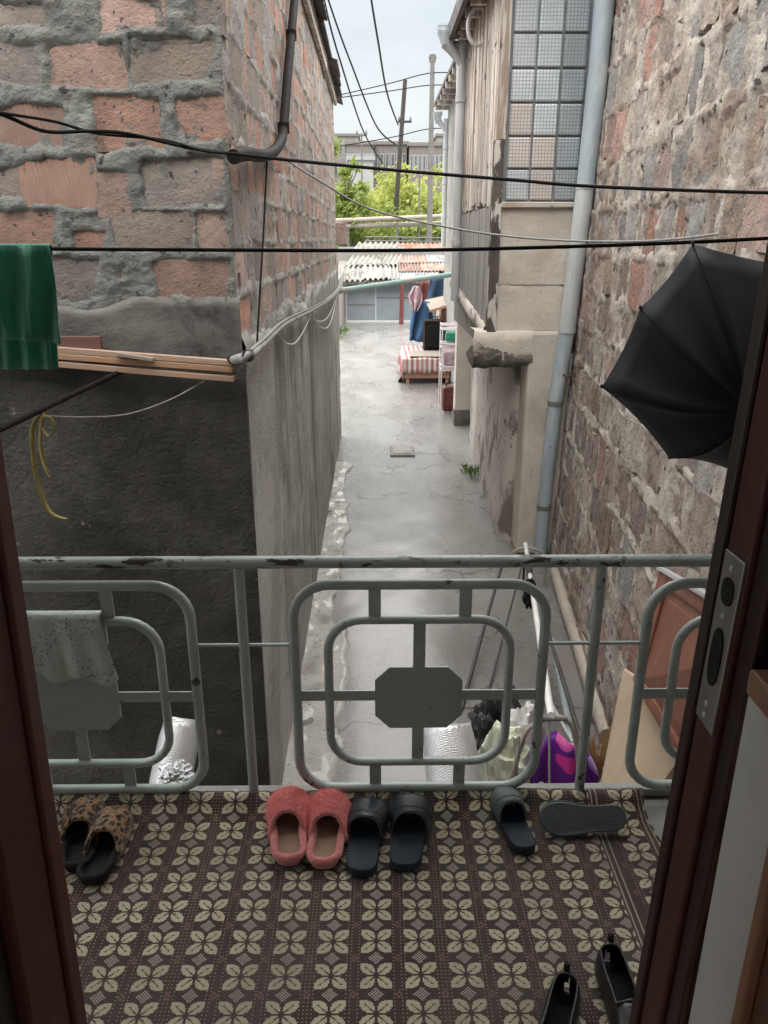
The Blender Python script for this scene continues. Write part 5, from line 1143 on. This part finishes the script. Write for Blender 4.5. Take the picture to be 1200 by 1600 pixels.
g_ = a.lerp(b, .62)
blob('black_glove', (g_.x - .01, g_.y, g_.z - .07), .05, .05, .13, 'cloth_black', 'black cloth rag hanging from the white pole', 'rag', .5, 4, 12, flat=False)
for (x0, y0, x1, y1, lab, r_) in ((787, 872, 718, 1118, 'thicker dark iron rod leaning over the wet ground', .014), (815, 885, 763, 1082, 'thinner dark iron rod right of the thicker one', .009)):
    e = aZ(x1, y1, GZ); s_0 = aY(x0, y0, 6.6); s_0.z = max(s_0.z, GZ + .1)
    tag(MB().tube([e, s_0], r_, 8).build('iron_rod', 'rod_dark', smooth=True), lab, 'rod', 'dark rods')
tag(MB().tube(curve([aZ(868, 893, GZ + .06), aZ(885, 950, GZ + .06), aZ(905, 1010, GZ + .06), aZ(925, 1075, GZ + .06), aZ(950, 1150, GZ + .06)], 5), .058, 12).build('lying_pipe', 'pipe_beige', smooth=True), 'thick beige pipe lying along the foot of the stone wall', 'pipe')
for (pts, r_, mt, lab) in ([((862, 1000), 5.2, (900, 1180), 3.6), .022, 'pipe_blue', 'pale blue pipe leaning behind the right railing post'], [((856, 985), 5.0, (912, 1170), 3.5), .014, 'rod_dark', 'dark bar leaning beside the pale blue pipe'], [((840, 1060), 4.6, (895, 1160), 3.7), .009, 'pipe_grey', 'thin grey rod crossing behind the purple bag']):
    (xa, ya), Ya, (xb, yb), Yb2 = pts; a = aY(xa, ya, Ya); b = aY(xb, yb, Yb2); d = (b - a).normalized(); k = (GZ - a.z) / d.z if abs(d.z) > .01 else 0
    b = a + d * min(max((GZ + .01 - a.z) / d.z, 0), 4.5) if d.z < -.05 else b
    tag(MB().tube([a, b], r_, 10).build('leaning_pipe', mt, smooth=True), lab, 'pipe', 'leaning pipes')
# panelled cupboard door and plywood leaning on the stone wall
def leaning_panel(name, quad, mt, thick): m = MB(); n_ = (quad[1] - quad[0]).cross(quad[3] - quad[0]).normalized(); m.prism(quad, n_ * thick); return m
dpn = thing('panelled_door', 'red brown panelled wooden door leaning on the stone wall', 'door', (1.2, 3.3, GZ))
dtl, dtr = aX(1040, 893, 1.42), aX(1200, 905, 1.38)
q4 = [Vector((1.10, 4.05, -1.52)), Vector((1.02, 2.85, -1.55)), Vector((1.40, 2.85, -.42)), Vector((1.44, 4.05, -.39))]
xq = [aY(998, 1065, 3.22), aY(1105, 1250, 2.5), aY(1235, 1010, 2.13), aY(1040, 893, 3.4)]
n_ = (xq[1] - xq[0]).cross(xq[3] - xq[0]).normalized()
def dq(u, v): return xq[0].lerp(xq[1], u).lerp(xq[3].lerp(xq[2], u), v)
fwd = n_ if n_.x < 0 else -n_
def dpanel(u0, u1, v0, v1, th, name, mt='door_panel', off=0): MB().prism([dq(u0, v0) + fwd * off, dq(u1, v0) + fwd * off, dq(u1, v1) + fwd * off, dq(u0, v1) + fwd * off], fwd * th).build(name, mt, dpn, bevel=.006)
dpanel(0, 1, 0, 1, .014, 'board'); dpanel(0, .10, 0, 1, .022, 'stile', off=.0145); dpanel(.9, 1, 0, 1, .022, 'stile', off=.0145)
for v0, v1 in ((0, .10), (.9, 1)): dpanel(.10, .9, v0, v1, .022, 'rail', off=.0145)
dpanel(.17, .83, .17, .83, .016, 'raised_panel', off=.0145)
MB().prism([dq(0, 1.0), dq(1, 1.0), dq(1, 1.03), dq(0, 1.03)], fwd * .05).build('edge_trim', 'far_white', dpn)
MB().prism([dq(.05, -.55), dq(.12, -.55), dq(.12, 0), dq(.05, 0)], -fwd * .03).build('leg', 'wood_weathered', dpn); MB().prism([dq(.85, -.3), dq(.92, -.3), dq(.92, 0), dq(.85, 0)], -fwd * .03).build('leg', 'wood_weathered', dpn)
a, b, c_, d_ = aY(974, 1046, 3.3), aY(936, 1235, 3.05), aY(1120, 1235, 2.75), aY(1100, 1130, 2.85)
b = b + (b - a).normalized() * .55; c_ = Vector((c_.x, c_.y, b.z)); 
m = MB(); m.prism([a, b, c_, d_], Vector((.012, .012, 0))); tag(m.build('plywood_sheet', 'plywood'), 'pale plywood sheet leaning in front of the panelled door', 'plywood')

# weeds
def weed(px, py, h_, label, seed):
    R_ = random.Random(seed); p = aZ(px, py, GZ); m = MB()
    for k in range(60):
        a_ = R_.uniform(0, 2 * PI); l_ = h_ * R_.uniform(.4, 1); b_ = p + Vector((R_.gauss(0, h_ * .35), R_.gauss(0, h_ * .5), 0)); e = b_ + Vector((math.cos(a_) * l_ * .6, math.sin(a_) * l_ * .6, l_)); s_ = Vector((-math.sin(a_), math.cos(a_), 0)) * l_ * .12; mid = b_.lerp(e, .55) + Vector((0, 0, l_ * .15))
        m.add([b_, mid + s_, e, mid - s_], [(0, 1, 2, 3)])
    tag(m.build('weed', 'leaf_weed'), label, 'weed', 'weeds in the alley')
weed(515, 806, .07, 'tiny green weed at the foot of the plastered side wall', 1); weed(737, 742, .16, 'green weed growing at the foot of the white lower wall', 2); weed(531, 522, .32, 'green weed clump beyond the end of the brick building', 3)

# ================================================================ doorway and room
DR = thing('door_frame', 'dark red mahogany door frame around the balcony doorway', 'door frame', (0, .8, 0))
JR = .37
MB().box((JR, .790, 0), (JR + .09, .815, 2.25)).build('stop', 'mahogany_dark', DR, bevel=.004)
MB().box((JR + .004, .735, 0), (JR + .09, .789, 2.25)).build('jamb', 'mahogany', DR, bevel=.004)
MB().box((JR + .010, .702, 0), (JR + .09, .734, 2.25)).build('inner_jamb', 'mahogany_dark', DR, bevel=.003)
rows = []
for z_ in np.linspace(0, 1.165, 120):
    n_1 = float(fbm(z_ * 9, 2.2, 4)); n_2 = float(fbm(z_ * 14, 7.7, 4)); rows.append([(JR + .012, .702, z_), (JR + .009 + .004 * n_2, .699 - .003 * n_1, z_), (JR + .012 + .005 * n_1, .694 - .005 * n_2, z_), (JR + .05, .690, z_)])
MB().grid(rows).build('splintered_edge', 'splintered_wood', DR, smooth=False)
JL = -.424
MB().box((JL - .09, .785, 0), (JL, .82, 2.25)).build('stop', 'mahogany', DR, bevel=.004)
MB().box((JL - .09, .69, 0), (JL - .006, .784, 2.25)).build('jamb', 'mahogany', DR, bevel=.004)
MB().box((JL - .2, .64, 0), (JL - .02, .689, 2.25)).build('casing', 'mahogany_dark', DR, bevel=.004)
MB().box((JL, .70, 2.17), (JR, .815, 2.25)).build('head', 'mahogany', DR, bevel=.004)
MB().box((JL, .70, -.01), (JR, .82, .012)).build('threshold', 'mahogany_dark', DR, bevel=.003)
DR.rotation_euler = (0, math.radians(1.25), 0); DR.location.x = -.0115
# strike plate on the jamb
z0, z1 = aY(1098, 1140, .74).z, aY(1140, 870, .74).z
sp_ = MB().box((JR + .001, .739, z0), (JR + .0045, .785, z1)).build('strike_plate', 'steel_plate', DR, bevel=.001)
def oval(yc, zc_, ry, rz): MB().prism([(JR - .0005, yc + ry * math.cos(a_), zc_ + rz * math.copysign(abs(math.sin(a_)) ** .6, math.sin(a_))) for a_ in np.linspace(0, 2 * PI, 20, endpoint=False)], (.004, 0, 0)).build('slot', 'lining_black', sp_)
zl = z1 - z0; oval(.762, z0 + zl * .80, .013, zl * .075); oval(.762, z0 + zl * .42, .013, zl * .17)
for f_ in (.93, .66, .13, .06): MB().lathe([(.004, 0), (.003, .0015), (.001, .002)], (JR + .0006, .762, z0 + zl * f_), 8, Matrix.Rotation(-PI / 2, 3, 'Y')).build('screw', 'pipe_white', sp_)
# house wall round the doorway
hw_ = lambda lo, hi, nm: struct(MB().box(lo, hi).build(nm, 'room_paint'))
hw_((-6, .83, GZ), (JL - .092, 1.0, 5.0), 'house_wall_left') if False else None
struct(MB().box((-6, .70, GZ), (JL - .092, .80, 5.0)).build('house_wall_left', 'room_paint'))
struct(MB().box((JR + .092, .70, GZ), (1.18, .80, 5.0)).build('house_wall_right', 'room_paint'))
struct(MB().box((JL - .091, .70, 2.252), (JR + .091, .80, 5.0)).build('house_wall_above', 'room_paint'))
struct(MB().box((JL - .091, .70, GZ), (JR + .091, .80, -.012)).build('house_wall_below', 'room_paint'))
struct(MB().box((-2.2, -2.6, -.15), (2.4, .698, 0)).build('room_floor', 'wood_orange')); struct(MB().box((-2.2, -2.6, 2.5), (2.4, .698, 2.65)).build('room_ceiling', 'room_paint'))
struct(MB().box((-2.35, -2.6, -.15), (-2.203, .698, 2.65)).build('room_wall_left', 'room_paint')); struct(MB().box((2.403, -2.6, -.15), (2.55, .698, 2.65)).build('room_wall_right', 'room_paint'))
bw = MB(); bw.box((-2.2, -2.75, -.15), (2.4, -2.602, .9)); bw.box((-2.2, -2.75, 2.2), (2.4, -2.602, 2.65)); bw.box((-2.2, -2.75, .9), (-.8, -2.602, 2.2)); bw.box((1.0, -2.75, .9), (2.4, -2.602, 2.2)); struct(bw.build('room_wall_back', 'room_paint'))
# white cabinet end by the door
cbn = thing('cabinet', 'white sided cabinet with wooden edges just inside the door', 'cabinet', (.6, .5, 0))
zc_ = aY(1165, 1085, .687).z
MB().box((JR + .018, .600, 0), (.9, .687, zc_)).build('side_panel', 'white_paint', cbn)
MB().box((JR + .014, .45, zc_ + .001), (.92, .689, zc_ + .03)).build('top', 'wood_pink', cbn, bevel=.004)
MB().box((JR + .013, .582, 0), (.9, .599, zc_ - .001)).build('front_edge', 'wood_pink', cbn, bevel=.003)
MB().box((JR + .022, .30, 0), (.9, .581, zc_ - .001)).build('front', 'door_panel', cbn, bevel=.003)
tag(MB().box((JR + .03, .50, zc_ + .031), (.7, .68, zc_ + .10)).build('wooden_box', 'wood_orange', bevel=.003), 'small orange wooden box standing on the white cabinet', 'box')
